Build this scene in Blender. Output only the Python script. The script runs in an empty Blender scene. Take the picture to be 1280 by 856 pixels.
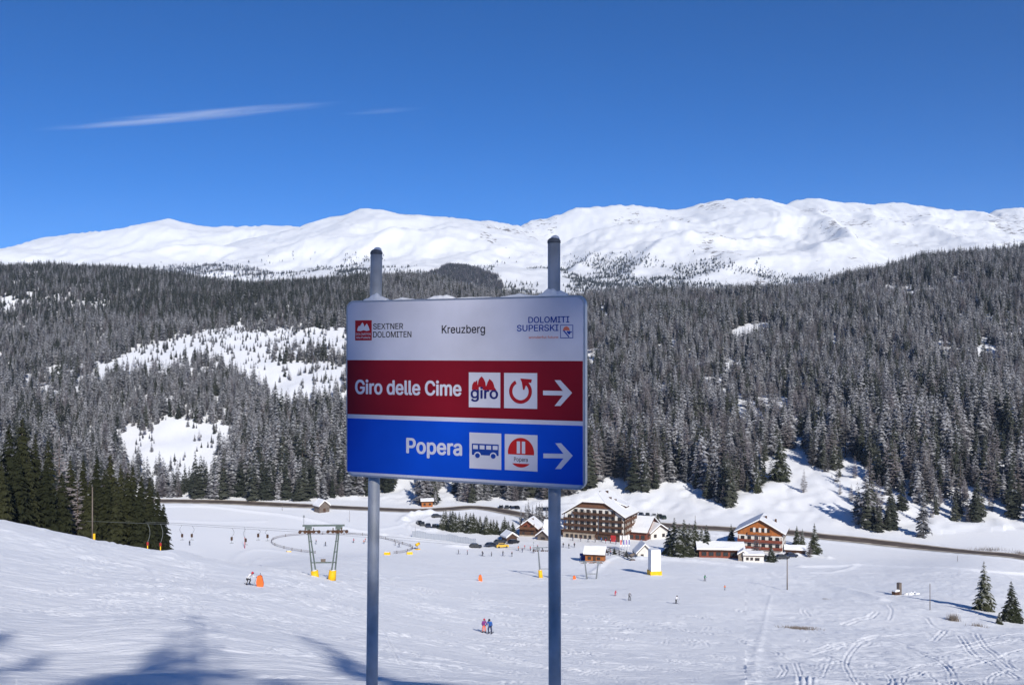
import bpy, bmesh, math, random
import numpy as np
from mathutils import Vector, Matrix

random.seed(7)
rng = np.random.default_rng(7)
SC = bpy.context.scene
C = SC.collection

# ------------------------------------------------------------------ camera
CZ = 75.0            # camera height over the valley floor
F = 1244.0           # focal length in photo pixels (photo 1280 wide)
HY = 440.0           # photo row of the horizon
cam_d = bpy.data.cameras.new('camera')
cam_d.sensor_width = 36.0
cam_d.lens = 36.0 * F / 1280.0
cam_d.shift_y = (HY - 428.0) / 1280.0
cam_d.clip_start = 0.1
cam_d.clip_end = 40000.0
cam = bpy.data.objects.new('camera', cam_d)
cam.location = (0, 0, CZ)
cam.rotation_euler = (math.radians(90), 0, 0)
C.objects.link(cam)
SC.camera = cam

# ------------------------------------------------------------------ sky, sun, exposure
SUN_EL = math.radians(27.0)
SUN_AZ = math.radians(162.0)       # clockwise from +Y: behind the camera, to the right
SUN_DIR = Vector((math.sin(SUN_AZ) * math.cos(SUN_EL), math.cos(SUN_AZ) * math.cos(SUN_EL), math.sin(SUN_EL)))
world = bpy.data.worlds.new('World')
SC.world = world
world.use_nodes = True
wn, wl = world.node_tree.nodes, world.node_tree.links
bg = wn['Background']
sky = wn.new('ShaderNodeTexSky')
sky.sky_type = 'NISHITA'
sky.sun_disc = False
sky.sun_elevation = SUN_EL
sky.sun_rotation = SUN_AZ
sky.altitude = 2000.0
sky.air_density = 0.6
sky.dust_density = 0.0
sky.ozone_density = 10.0
hsv = wn.new('ShaderNodeHueSaturation')
hsv.inputs['Saturation'].default_value = 1.14
hsv.inputs['Value'].default_value = 1.0
hsv.inputs['Hue'].default_value = 0.5
wl.new(sky.outputs[0], hsv.inputs['Color'])
wl.new(hsv.outputs[0], bg.inputs['Color'])
bg.inputs['Strength'].default_value = 0.078
sun_d = bpy.data.lights.new('sun', 'SUN')
sun_d.energy = 3.3
sun_d.angle = math.radians(0.53)
sun_d.color = (1.0, 0.95, 0.87)
sun = bpy.data.objects.new('sun', sun_d)
sun.rotation_euler = SUN_DIR.to_track_quat('Z', 'Y').to_euler()
sun.location = (20, -40, 140)
C.objects.link(sun)
SC.view_settings.view_transform = 'Standard'
SC.view_settings.look = 'None'
SC.view_settings.exposure = 0.62
SC.view_settings.gamma = 1.0
SC.cycles.max_bounces = 5
SC.cycles.diffuse_bounces = 3
SC.cycles.volume_bounces = 3
SC.cycles.use_adaptive_sampling = True

# ------------------------------------------------------------------ materials
def mat(name, col, rough=0.7, metal=0.0, noise=None, bump=None, spec=0.3, amount=0.25):
    """Principled material; noise = scale of a mottling in object space, bump = (scale, strength, distance)."""
    m = bpy.data.materials.new(name)
    m.use_nodes = True
    n, l = m.node_tree.nodes, m.node_tree.links
    b = n['Principled BSDF']
    b.inputs['Base Color'].default_value = (*col, 1)
    b.inputs['Roughness'].default_value = rough
    b.inputs['Metallic'].default_value = metal
    b.inputs['Specular IOR Level'].default_value = spec
    tc = n.new('ShaderNodeTexCoord')
    if noise:
        t = n.new('ShaderNodeTexNoise')
        t.inputs['Scale'].default_value = noise
        t.inputs['Detail'].default_value = 5
        l.new(tc.outputs['Object'], t.inputs['Vector'])
        r = n.new('ShaderNodeMapRange')
        r.inputs[1].default_value = 0.3
        r.inputs[2].default_value = 0.7
        r.inputs[3].default_value = 1 - amount
        r.inputs[4].default_value = 1 + amount
        l.new(t.outputs['Fac'], r.inputs[0])
        mx = n.new('ShaderNodeVectorMath')
        mx.operation = 'SCALE'
        mx.inputs[0].default_value = col
        l.new(r.outputs[0], mx.inputs['Scale'])
        l.new(mx.outputs[0], b.inputs['Base Color'])
    if bump:
        t = n.new('ShaderNodeTexNoise')
        t.inputs['Scale'].default_value = bump[0]
        t.inputs['Detail'].default_value = 6
        l.new(tc.outputs['Object'], t.inputs['Vector'])
        bp = n.new('ShaderNodeBump')
        bp.inputs['Strength'].default_value = bump[1]
        bp.inputs['Distance'].default_value = bump[2]
        l.new(t.outputs['Fac'], bp.inputs['Height'])
        l.new(bp.outputs[0], b.inputs['Normal'])
    return m

M = {}
M['snow'] = mat('snow', (0.86, 0.87, 0.89), 0.65, bump=(1.2, 0.5, 0.25))
M['wood_dark'] = mat('dark_wood', (0.075, 0.038, 0.022), 0.75, noise=1.5)
M['wood_brown'] = mat('brown_wood', (0.13, 0.06, 0.03), 0.75, noise=1.5)
M['wood_orange'] = mat('orange_wood', (0.34, 0.115, 0.028), 0.6, noise=1.2)
M['wood_red'] = mat('red_brown_wood', (0.19, 0.05, 0.028), 0.65, noise=1.2)
M['wood_grey'] = mat('grey_weathered_wood', (0.16, 0.13, 0.11), 0.85, noise=1.0)
M['plaster'] = mat('white_plaster', (0.66, 0.64, 0.6), 0.85, noise=0.6, amount=0.06)
M['stone'] = mat('stone_wall', (0.3, 0.25, 0.2), 0.85, noise=1.2, amount=0.4)
M['red_paint'] = mat('red_paint', (0.38, 0.03, 0.03), 0.6, noise=0.8)
M['glass'] = mat('dark_glass', (0.02, 0.025, 0.03), 0.12, spec=0.6)
M['shutter'] = mat('dark_frame', (0.09, 0.05, 0.03), 0.7)
M['steel'] = mat('grey_steel', (0.28, 0.3, 0.31), 0.45, metal=0.6, noise=4)
M['green_steel'] = mat('green_painted_steel', (0.115, 0.145, 0.135), 0.5, noise=2)
M['yellow'] = mat('yellow_padding', (0.85, 0.48, 0.01), 0.6, noise=2, amount=0.1)
M['orange'] = mat('orange_padding', (0.85, 0.16, 0.03), 0.6, noise=2, amount=0.1)
M['red'] = mat('red_cloth', (0.6, 0.03, 0.03), 0.7)
M['white_cloth'] = mat('white_cover', (0.82, 0.82, 0.82), 0.7, noise=2, amount=0.05)
M['black'] = mat('black_rubber', (0.02, 0.02, 0.022), 0.6)
M['asphalt'] = mat('road_asphalt', (0.11, 0.085, 0.07), 0.85, noise=0.15, amount=0.35)
M['verge'] = mat('sanded_verge', (0.5, 0.44, 0.36), 0.9, noise=0.3, amount=0.4)
M['bark'] = mat('bark', (0.12, 0.09, 0.07), 0.9, noise=4)
M['twig'] = mat('dry_twigs', (0.15, 0.125, 0.105), 0.9, noise=3)

# ------------------------------------------------------------------ numeric helpers
def hash2(ix, iy, seed):
    h = (ix.astype(np.int64) * 374761393 + iy.astype(np.int64) * 668265263 + seed * 974711) & 0xffffffff
    h = ((h ^ (h >> 13)) * 1274126177) & 0xffffffff
    h = ((h ^ (h >> 16)) * 2246822519) & 0xffffffff
    return ((h ^ (h >> 13)) & 0xffffff) / float(0xffffff)

def vnoise(x, y, seed=0):
    """value noise in [-1, 1]"""
    ix, iy = np.floor(x), np.floor(y)
    fx, fy = x - ix, y - iy
    fx = fx * fx * fx * (fx * (fx * 6 - 15) + 10)
    fy = fy * fy * fy * (fy * (fy * 6 - 15) + 10)
    a, b = hash2(ix, iy, seed), hash2(ix + 1, iy, seed)
    c, d = hash2(ix, iy + 1, seed), hash2(ix + 1, iy + 1, seed)
    return 2 * ((a * (1 - fx) + b * fx) * (1 - fy) + (c * (1 - fx) + d * fx) * fy) - 1

def fbm(x, y, octaves=4, seed=0, gain=0.5):
    s, a = 0.0, 1.0
    for k in range(octaves):
        s = s + a * vnoise(x, y, seed + 17 * k)
        x, y = 1.97 * x + 0.31 * y + 5.1, 1.97 * y - 0.31 * x + 3.7
        a *= gain
    return s

def sstep(a, b, x):
    t = np.clip((x - a) / (b - a), 0, 1)
    return t * t * (3 - 2 * t)

# ------------------------------------------------------------------ the lie of the land
# survey points: image column, image row, distance -> the height of the ground there
SURVEY = []
def sv(px, *rows):
    for r in rows:
        if len(r) == 2:
            SURVEY.append((px, r[1], CZ - (r[0] - HY) * r[1] / F))
        else:
            SURVEY.append((px, r[1], r[2]))       # (None, D, z)
sv(-250, (700, 50), (640, 100), (None, 150, 52), (None, 250, 25), (None, 400, 6), (None, 500, 3))
sv(0, (856, 30), (750, 60), (700, 90), (665, 115), (650, 130), (None, 160, 46), (None, 200, 34), (None, 300, 10), (None, 400, 3))
sv(210, (856, 28), (780, 45), (740, 75), (710, 115), (692, 160), (None, 200, 30.5), (None, 260, 15), (None, 340, 4.5), (None, 430, 2))
sv(405, (856, 27), (790, 60), (750, 100), (723, 150), (705, 230), (697, 300), (None, 345, 4.5), (None, 405, 1.5))
sv(610, (856, 26), (830, 50), (792, 110), (760, 160), (735, 220), (715, 280), (700, 322), (None, 365, 3.2), (None, 420, 1.5))
sv(820, (856, 32), (800, 115), (760, 180), (735, 235), (718, 280), (700, 330), (None, 380, 1.7))
sv(984, (856, 45), (800, 130), (760, 200), (737, 250), (715, 300), (700, 340), (None, 372, 1.5))
sv(1230, (856, 60), (800, 150), (786, 188), (762, 215), (738, 250), (715, 300), (697, 350), (None, 370, 1))
sv(1500, (856, 70), (780, 200), (715, 300), (690, 352), (None, 370, 1))
for _p in (-250, 0, 210, 405, 540):
    sv(_p, (None, 470, 1.8), (None, 500, 2.2))
sv(640, (None, 455, 1.2), (None, 490, 1.2))
sv(760, (None, 400, 1.4), (None, 450, 1.2))
sv(870, (None, 395, 1.4), (None, 440, 1.2))
sv(960, (None, 420, 1.2))
sv(1150, (None, 385, 0.8))
sv(1290, (None, 360, 0.6))
def ridge(px, py, D):
    z = CZ - (py - HY) * D / F
    SURVEY.append((px, D, z))
    SURVEY.append((px, D * 1.14, z - 25))
    SURVEY.append((px, D * 1.3, z - 75))
for _p, _d in ((-250, 0), (0, 0), (100, 0)):
    sv(_p, (612, 520), (552, 620), (472, 850), (402, 1100))
ridge(-250, 338, 1650); ridge(0, 345, 1650); ridge(110, 345, 1650)
sv(210, (612, 515), (590, 550), (525, 650), (470, 790), (400, 1080)); ridge(210, 354, 1620)
sv(320, (612, 515), (575, 570), (490, 740), (410, 1020)); ridge(310, 366, 1550)
sv(430, (615, 512), (540, 620), (470, 770), (405, 1040)); ridge(420, 358, 1600)
sv(530, (612, 520), (500, 720)); ridge(530, 357, 1650)
sv(640, (605, 535), (500, 740), (420, 1050)); ridge(640, 381, 1600)
sv(720, (604, 520), (500, 730)); ridge(740, 379, 1550)
sv(800, (620, 488), (598, 510), (560, 560), (480, 720), (420, 950)); ridge(850, 376, 1520)
sv(950, (640, 443), (600, 488), (540, 575), (450, 800), (400, 1050)); ridge(960, 372, 1480)
sv(1060, (655, 418), (600, 475), (520, 605), (430, 860)); ridge(1050, 361, 1480)
sv(1150, (668, 400), (630, 435), (580, 492), (500, 640), (420, 890)); ridge(1150, 340, 1480)
sv(1290, (682, 376), (640, 418), (590, 470), (500, 630), (400, 950)); ridge(1290, 327, 1480)
sv(1500, (690, 372), (590, 470), (400, 950)); ridge(1500, 315, 1480)

_S = np.array(SURVEY)
_U, _V = (_S[:, 0] - 640) / F * 2.2, np.log(_S[:, 1]) * 1.0
_CC = 0.16
_R = np.sqrt((_U[:, None] - _U) ** 2 + (_V[:, None] - _V) ** 2 + _CC ** 2)
_n = len(_S)
_A = np.zeros((_n + 3, _n + 3))
_A[:_n, :_n] = _R + np.eye(_n) * 1e-3 * -1
_P = np.stack([np.ones(_n), _U, _V], 1)
_A[:_n, _n:] = _P
_A[_n:, :_n] = _P.T
_W = np.linalg.solve(_A, np.concatenate([_S[:, 2], np.zeros(3)]))

def land(x, y):
    """smooth height of the ground (no small relief)"""
    x, y = np.broadcast_arrays(np.asarray(x, float), np.asarray(y, float))
    sh = x.shape
    x, y = x.ravel(), y.ravel()
    out = np.empty_like(x)
    for i in range(0, len(x), 40000):
        xs, ys = x[i:i + 40000], y[i:i + 40000]
        yc = np.clip(ys, 22.0, 2400.0)
        u = np.clip(xs / yc, -0.72, 0.72) * 2.2
        v = np.log(yc)
        r = np.sqrt((u[:, None] - _U) ** 2 + (v[:, None] - _V) ** 2 + _CC ** 2)
        z = r @ _W[:_n] + _W[_n] + _W[_n + 1] * u + _W[_n + 2] * v
        w = sstep(20, 42, ys)
        near = 73.4 - 0.275 * np.clip(ys, -60, 60) - 0.04 * np.clip(xs, -60, 60)
        out[i:i + 40000] = z * w + near * (1 - w)
    return out.reshape(sh)

def ground(x, y):
    x, y = np.broadcast_arrays(np.asarray(x, float), np.asarray(y, float))
    z = land(x, y)
    hill = sstep(510, 640, y + 0.18 * np.abs(x) * (x > 0))
    z = z + hill * 3.0 * fbm(x / 70, y / 70, 3, 5) + sstep(380, 520, y) * (1 - hill) * 0.12 * fbm(x / 18, y / 18, 3, 9)
    slope = sstep(24, 60, y) * (1 - sstep(300, 380, y))
    z = z + slope * 0.28 * fbm(x / 24, y / 30, 2, 11)
    return z

def gz(x, y):
    return float(ground(np.array([x]), np.array([y]))[0])

_DS = np.geomspace(24, 2300, 1500)
def at(px, py, dmin=24, dmax=2300):
    """the point where the sight line through a photo pixel meets the ground"""
    x = (px - 640) / F * _DS
    g = ground(x, _DS)
    s = CZ - (py - HY) / F * _DS
    hit = np.where((g >= s) & (_DS >= dmin) & (_DS <= dmax))[0]
    if len(hit) == 0:
        i = int(np.argmin(np.abs(g - s) + 1e6 * ((_DS < dmin) | (_DS > dmax))))
        D = _DS[i]
    else:
        i = hit[0]
        D = _DS[i]
        if i > 0 and _DS[i - 1] >= dmin:
            a, b = s[i - 1] - g[i - 1], g[i] - s[i]
            D = _DS[i - 1] + (D - _DS[i - 1]) * a / max(a + b, 1e-6)
    X = (px - 640) / F * D
    return Vector((X, D, gz(X, D)))

def on_column(px, D):
    X = (px - 640) / F * D
    return Vector((X, D, gz(X, D)))

def px_of(x, y, z):
    return 640 + F * x / y, HY - F * (z - CZ) / y

# ------------------------------------------------------------------ object helpers
def link(o):
    C.objects.link(o)
    return o

def tag(o, label=None, cat=None, group=None, kind=None):
    if label: o['label'] = label
    if cat: o['category'] = cat
    if group: o['group'] = group
    if kind: o['kind'] = kind
    return o

def empty(name, loc, rz=0.0, label=None, cat=None, group=None):
    o = bpy.data.objects.new(name, None)
    o.location = loc
    o.rotation_euler = (0, 0, rz)
    o.empty_display_size = 0.3
    link(o)
    return tag(o, label, cat, group)

class MB:
    """collects shapes, then links them as ONE mesh object"""
    def __init__(self):
        self.v, self.f, self.m = [], [], []
    def add(self, vs, fs, mi=0):
        k = len(self.v)
        self.v += [tuple(p) for p in vs]
        for f in fs:
            self.f.append(tuple(k + i for i in f))
            self.m.append(mi)
        return self
    def box(self, x0, x1, y0, y1, z0, z1, mi=0):
        vs = [(x, y, z) for z in (z0, z1) for y in (y0, y1) for x in (x0, x1)]
        return self.add(vs, [(0, 2, 3, 1), (4, 5, 7, 6), (0, 1, 5, 4), (2, 6, 7, 3), (0, 4, 6, 2), (1, 3, 7, 5)], mi)
    def tube(self, p, q, r, r2=None, n=8, mi=0, caps=True):
        p, q = Vector(p), Vector(q)
        r2 = r if r2 is None else r2
        d = (q - p)
        a = d.orthogonal().normalized()
        b = d.cross(a).normalized()
        vs = []
        for c, rr in ((p, r), (q, r2)):
            for i in range(n):
                t = 2 * math.pi * i / n
                vs.append(c + a * math.cos(t) * rr + b * math.sin(t) * rr)
        fs = [(i, (i + 1) % n, n + (i + 1) % n, n + i) for i in range(n)]
        if caps:
            fs += [tuple(range(n - 1, -1, -1)), tuple(range(n, 2 * n))]
        return self.add(vs, fs, mi)
    def path(self, pts, r, n=6, mi=0):
        for a, b in zip(pts[:-1], pts[1:]):
            self.tube(a, b, r, None, n, mi)
        return self
    def prism(self, poly, y0, y1, mi=0):
        """polygon in x-z, extruded along y"""
        n = len(poly)
        vs = [(x, y0, z) for x, z in poly] + [(x, y1, z) for x, z in poly]
        fs = [(i, (i + 1) % n, n + (i + 1) % n, n + i) for i in range(n)]
        fs += [tuple(range(n - 1, -1, -1)), tuple(range(n, 2 * n))]
        return self.add(vs, fs, mi)
    def slab(self, poly, t, mi=0):
        """3-D polygon given thickness t upwards"""
        n = len(poly)
        vs = list(poly) + [(x, y, z + t) for x, y, z in poly]
        fs = [(i, (i + 1) % n, n + (i + 1) % n, n + i) for i in range(n)]
        fs += [tuple(range(n - 1, -1, -1)), tuple(range(n, 2 * n))]
        return self.add(vs, fs, mi)
    def ball(self, c, rx, ry, rz, n=10, m=6, mi=0):
        vs = [(c[0], c[1], c[2] + rz)]
        for j in range(1, m):
            a = math.pi * j / m
            for i in range(n):
                b = 2 * math.pi * i / n
                vs.append((c[0] + rx * math.sin(a) * math.cos(b), c[1] + ry * math.sin(a) * math.sin(b), c[2] + rz * math.cos(a)))
        vs.append((c[0], c[1], c[2] - rz))
        fs = [(0, 1 + i, 1 + (i + 1) % n) for i in range(n)]
        for j in range(m - 2):
            for i in range(n):
                p, q = 1 + j * n, 1 + (j + 1) * n
                fs.append((p + i, q + i, q + (i + 1) % n, p + (i + 1) % n))
        k, p = len(vs) - 1, 1 + (m - 2) * n
        fs += [(k, p + (i + 1) % n, p + i) for i in range(n)]
        return self.add(vs, fs, mi)
    def mesh(self, name, mats, smooth=False, fix=True):
        me = bpy.data.meshes.new(name)
        me.from_pydata(self.v, [], self.f)
        for mm in (mats if isinstance(mats, (list, tuple)) else [mats]):
            me.materials.append(mm)
        me.polygons.foreach_set('material_index', self.m)
        if fix:
            b = bmesh.new()
            b.from_mesh(me)
            bmesh.ops.recalc_face_normals(b, faces=b.faces)
            b.to_mesh(me)
            b.free()
        if smooth:
            me.polygons.foreach_set('use_smooth', [True] * len(me.polygons))
        me.update()
        return me
    def build(self, name, mats, parent=None, smooth=False, loc=None, rz=None):
        o = bpy.data.objects.new(name, self.mesh(name, mats, smooth))
        o.parent = parent
        if loc is not None: o.location = loc
        if rz is not None: o.rotation_euler = (0, 0, rz)
        return link(o)

def inst(name, me, parent, loc=(0, 0, 0), rz=0.0, scale=None):
    o = bpy.data.objects.new(name, me)
    o.parent = parent
    o.location = loc
    o.rotation_euler = (0, 0, rz)
    if scale: o.scale = scale
    return link(o)

def kids(o):
    return [c for c in o.children]

def copy_tree(o, parent=None):
    c = o.copy()
    C.objects.link(c)
    c.parent = parent
    for ch in list(o.children):
        copy_tree(ch, c)
    return c

def grid_mesh(name, X, Y, Z, wrap=False):
    """quad grid from 2-D arrays"""
    R, K = X.shape
    me = bpy.data.meshes.new(name)
    co = np.stack([X, Y, Z], -1).reshape(-1, 3).astype(np.float32)
    i = np.arange(R - 1)[:, None] * K
    j = np.arange(K - 1)[None, :]
    a = (i + j).ravel()
    quads = np.stack([a, a + 1, a + K + 1, a + K], 1)
    return me, co, quads

def fill_mesh(me, co, quads, smooth=True):
    nf = len(quads)
    k = quads.shape[1]
    me.vertices.add(len(co))
    me.vertices.foreach_set('co', np.ascontiguousarray(co, np.float32).ravel())
    me.loops.add(nf * k)
    me.loops.foreach_set('vertex_index', np.ascontiguousarray(quads, np.int32).ravel())
    me.polygons.add(nf)
    me.polygons.foreach_set('loop_start', np.arange(0, nf * k, k, dtype=np.int32))
    if smooth:
        me.polygons.foreach_set('use_smooth', np.ones(nf, bool))
    me.update(calc_edges=True)
    return me

def float_attr(me, name, data):
    a = me.attributes.new(name, 'FLOAT', 'POINT')
    a.data.foreach_set('value', np.ascontiguousarray(data, np.float32).ravel())
# ================================================================== SETTING: ground, hillside, mountains, roads
def snow_ground_mat():
    m = mat('snow_ground', (0.84, 0.86, 0.89), 0.6)
    n, l = m.node_tree.nodes, m.node_tree.links
    b = n['Principled BSDF']
    b.inputs['Diffuse Roughness'].default_value = 0.22
    b.inputs['Specular IOR Level'].default_value = 0.15
    tc = n.new('ShaderNodeTexCoord')
    at_ = n.new('ShaderNodeAttribute'); at_.attribute_name = 'dirt'
    big = n.new('ShaderNodeTexNoise'); big.inputs['Scale'].default_value = 0.035; big.inputs['Detail'].default_value = 6
    l.new(tc.outputs['Object'], big.inputs['Vector'])
    cr = n.new('ShaderNodeMix'); cr.data_type = 'RGBA'
    cr.inputs[6].default_value = (0.80, 0.83, 0.88, 1); cr.inputs[7].default_value = (0.90, 0.905, 0.92, 1)
    l.new(big.outputs['Fac'], cr.inputs[0])
    dm = n.new('ShaderNodeMix'); dm.data_type = 'RGBA'
    dm.inputs[7].default_value = (0.36, 0.30, 0.24, 1)
    l.new(at_.outputs['Fac'], dm.inputs[0]); l.new(cr.outputs[2], dm.inputs[6])
    l.new(dm.outputs[2], b.inputs['Base Color'])
    # wind crust and grooming marks: two scales of fine relief
    mp = n.new('ShaderNodeMapping'); mp.inputs['Rotation'].default_value = (0, 0, 0.5); mp.inputs['Scale'].default_value = (0.35, 1.6, 1)
    l.new(tc.outputs['Object'], mp.inputs['Vector'])
    n1 = n.new('ShaderNodeTexNoise'); n1.inputs['Scale'].default_value = 0.9; n1.inputs['Detail'].default_value = 7; n1.inputs['Roughness'].default_value = 0.6
    l.new(mp.outputs[0], n1.inputs['Vector'])
    n2 = n.new('ShaderNodeTexNoise'); n2.inputs['Scale'].default_value = 5.0; n2.inputs['Detail'].default_value = 5
    l.new(tc.outputs['Object'], n2.inputs['Vector'])
    ad = n.new('ShaderNodeMath'); ad.operation = 'MULTIPLY_ADD'; ad.inputs[1].default_value = 0.35
    l.new(n2.outputs['Fac'], ad.inputs[0]); l.new(n1.outputs['Fac'], ad.inputs[2])
    bp = n.new('ShaderNodeBump'); bp.inputs['Strength'].default_value = 0.6; bp.inputs['Distance'].default_value = 0.3
    l.new(ad.outputs[0], bp.inputs['Height']); l.new(bp.outputs[0], b.inputs['Normal'])
    return m
M['ground'] = snow_ground_mat()

def mountain_mat():
    m = mat('mountain_snow', (0.86, 0.88, 0.9), 0.7)
    n, l = m.node_tree.nodes, m.node_tree.links
    b = n['Principled BSDF']
    tc = n.new('ShaderNodeTexCoord')
    at_ = n.new('ShaderNodeAttribute'); at_.attribute_name = 'rock'
    n1 = n.new('ShaderNodeTexNoise'); n1.inputs['Scale'].default_value = 0.03; n1.inputs['Detail'].default_value = 8; n1.inputs['Roughness'].default_value = 0.65
    l.new(tc.outputs['Object'], n1.inputs['Vector'])
    ad = n.new('ShaderNodeMath'); ad.operation = 'ADD'
    l.new(at_.outputs['Fac'], ad.inputs[0]); l.new(n1.outputs['Fac'], ad.inputs[1])
    mr = n.new('ShaderNodeMapRange'); mr.inputs[1].default_value = 0.93; mr.inputs[2].default_value = 1.02
    l.new(ad.outputs[0], mr.inputs[0])
    mx = n.new('ShaderNodeMix'); mx.data_type = 'RGBA'
    mx.inputs[6].default_value = (0.87, 0.885, 0.9, 1); mx.inputs[7].default_value = (0.2, 0.17, 0.15, 1)
    l.new(mr.outputs[0], mx.inputs[0]); l.new(mx.outputs[2], b.inputs['Base Color'])
    n2 = n.new('ShaderNodeTexNoise'); n2.inputs['Scale'].default_value = 0.012; n2.inputs['Detail'].default_value = 8
    l.new(tc.outputs['Object'], n2.inputs['Vector'])
    bp = n.new('ShaderNodeBump'); bp.inputs['Strength'].default_value = 0.35; bp.inputs['Distance'].default_value = 10.0
    l.new(n2.outputs['Fac'], bp.inputs['Height']); l.new(bp.outputs[0], b.inputs['Normal'])
    return m
M['mountain'] = mountain_mat()

# --- things pressed into or heaped on the snow: (pixel polyline, kind, size)
def crop4(*p): return [(960 + x / 3.344, 600 + y / 3.344) for x, y in p]
TRACKS = []          # (points, half width, depth): ski and walking tracks, twin = two grooves
for pts, tw in (
    (crop4((720, 640), (600, 645), (500, 650), (420, 660), (370, 690), (335, 735), (325, 775), (345, 820), (400, 870)), 1),
    (crop4((50, 690), (130, 708), (200, 710), (280, 690), (420, 660), (520, 655)), 1),
    (crop4((50, 715), (190, 725), (330, 690)), 0),
    (crop4((60, 740), (150, 770), (330, 805), (500, 815), (512, 870)), 1),
    (crop4((400, 802), (530, 800), (700, 765), (920, 745), (1075, 735)), 1),
    (crop4((480, 690), (640, 682)), 0),
    (crop4((690, 672), (735, 630)), 1),
    (crop4((560, 745), (700, 728), (860, 700), (1075, 662)), 1),
    (crop4((700, 705), (760, 725), (840, 728)), 0),
    (crop4((870, 640), (900, 690), (960, 740), (1040, 795)), 1),
    (crop4((740, 770), (765, 810), (795, 870)), 1),
    (crop4((0, 845), (50, 820), (72, 795), (60, 770)), 1),
    (crop4((115, 762), (130, 810), (145, 870)), 1),
    (crop4((650, 805), (690, 830), (730, 870)), 0),
    (crop4((320, 604), (380, 582), (425, 572), (452, 550)), 1),
    (crop4((500, 520), (518, 545), (505, 585)), 0),
    (crop4((610, 560), (660, 575), (690, 610), (740, 630)), 0),
    (crop4((80, 690), (260, 740), (420, 790), (640, 800), (860, 770), (1080, 700)), 0),
    (crop4((560, 700), (640, 720), (760, 790), (820, 870)), 1),
    (crop4((800, 650), (850, 720), (960, 780), (1080, 840)), 1),
    (crop4((500, 660), (640, 700), (820, 690), (980, 650), (1080, 640)), 0),
    (crop4((880, 850), (960, 810), (1075, 790)), 1),
    (crop4((180, 860), (240, 800), (280, 760), (390, 740)), 0),
    (crop4((540, 870), (580, 830), (700, 800), (840, 810)), 1),
    ([(330, 722), (400, 737), (470, 777), (500, 830)], 0),
    ([(60, 700), (180, 720), (300, 755), (420, 820)], 0),
):
    TRACKS.append((pts, tw))
BERMS = [            # (pixel polyline, half width m, height m, lumpiness)
    ([(964, 744), (957, 772), (950, 800), (944, 830), (937, 860)], 0.40, 0.07, 0.6),
    (crop4((100, 420), (250, 440), (400, 475), (480, 500)), 1.6, 0.45, 0.1),
    (crop4((-120, 395), (0, 405), (100, 420)), 1.6, 0.3, 0.1),
    (crop4((130, 362), (300, 360), (400, 355), (600, 364), (870, 378), (1070, 392), (1200, 400)), 1.5, 0.65, 0.1),
    (crop4((180, 385), (280, 383), (360, 360)), 1.2, 0.35, 0.1),
    ([(203, 633), (262, 633), (312, 639), (350, 643), (390, 650), (440, 662), (480, 668)], 1.6, 0.75, 0.1),
    ([(460, 664), (510, 655), (540, 645)], 1.4, 0.4, 0.2),
    ([(206, 650), (260, 652), (330, 651)], 1.8, 0.35, 0.2),
    ([(500, 668), (520, 674)], 1.6, 0.5, 0.2),
    ([(505, 650), (517, 643), (540, 641)], 2.6, 1.6, 0.5),
    ([(500, 652), (520, 662), (545, 663)], 1.6, 0.9, 0.5),
    ([(562, 682), (582, 684)], 2.0, 1.1, 0.35),
    ([(0, 695), (60, 700), (130, 705)], 0.4, 0.05, 0.9),
    ([(20, 668), (80, 680), (140, 690)], 0.4, 0.06, 0.9),
    ([(30, 660), (90, 672), (200, 696)], 0.4, 0.07, 0.9),
    ([(975, 693), (1010, 694), (1035, 697)], 1.6, 0.8, 0.4),
    ([(930, 689), (975, 687), (1005, 681)], 1.6, 0.9, 0.5),
    ([(880, 668), (930, 672), (960, 672)], 1.6, 0.8, 0.4),
    ([(800, 698), (840, 700), (890, 704), (925, 708)], 2.0, 0.9, 0.2),
    ([(740, 716), (760, 700), (772, 696)], 1.0, 0.45, 0.3),
    ([(210, 694), (300, 693), (400, 695), (460, 698)], 1.6, 0.35, 0.2),
    ([(210, 697), (330, 697), (460, 702)], 1.3, 0.3, 0.2),
    ([(340, 737), (400, 731), (470, 727), (560, 724), (650, 726), (720, 724)], 0.7, 0.12, 0.6),
    ([(470, 722), (560, 716), (640, 720)], 0.7, 0.10, 0.6),
]
def world_line(pts, step=2.0):
    w = [at(*p) for p in pts]
    out = []
    for i in range(len(w) - 1):          # Catmull-Rom through the points
        p0, p1, p2, p3 = w[max(i - 1, 0)], w[i], w[i + 1], w[min(i + 2, len(w) - 1)]
        k = max(2, min(40, int((p2 - p1).length / step)))
        for j in range(k):
            t = j / k
            out.append(0.5 * ((2 * p1) + (p2 - p0) * t + (2 * p0 - 5 * p1 + 4 * p2 - p3) * t * t + (3 * p1 - p0 - 3 * p2 + p3) * t ** 3))
    out.append(w[-1])
    for p in out:
        p.z = gz(p.x, p.y)
    return out

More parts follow.
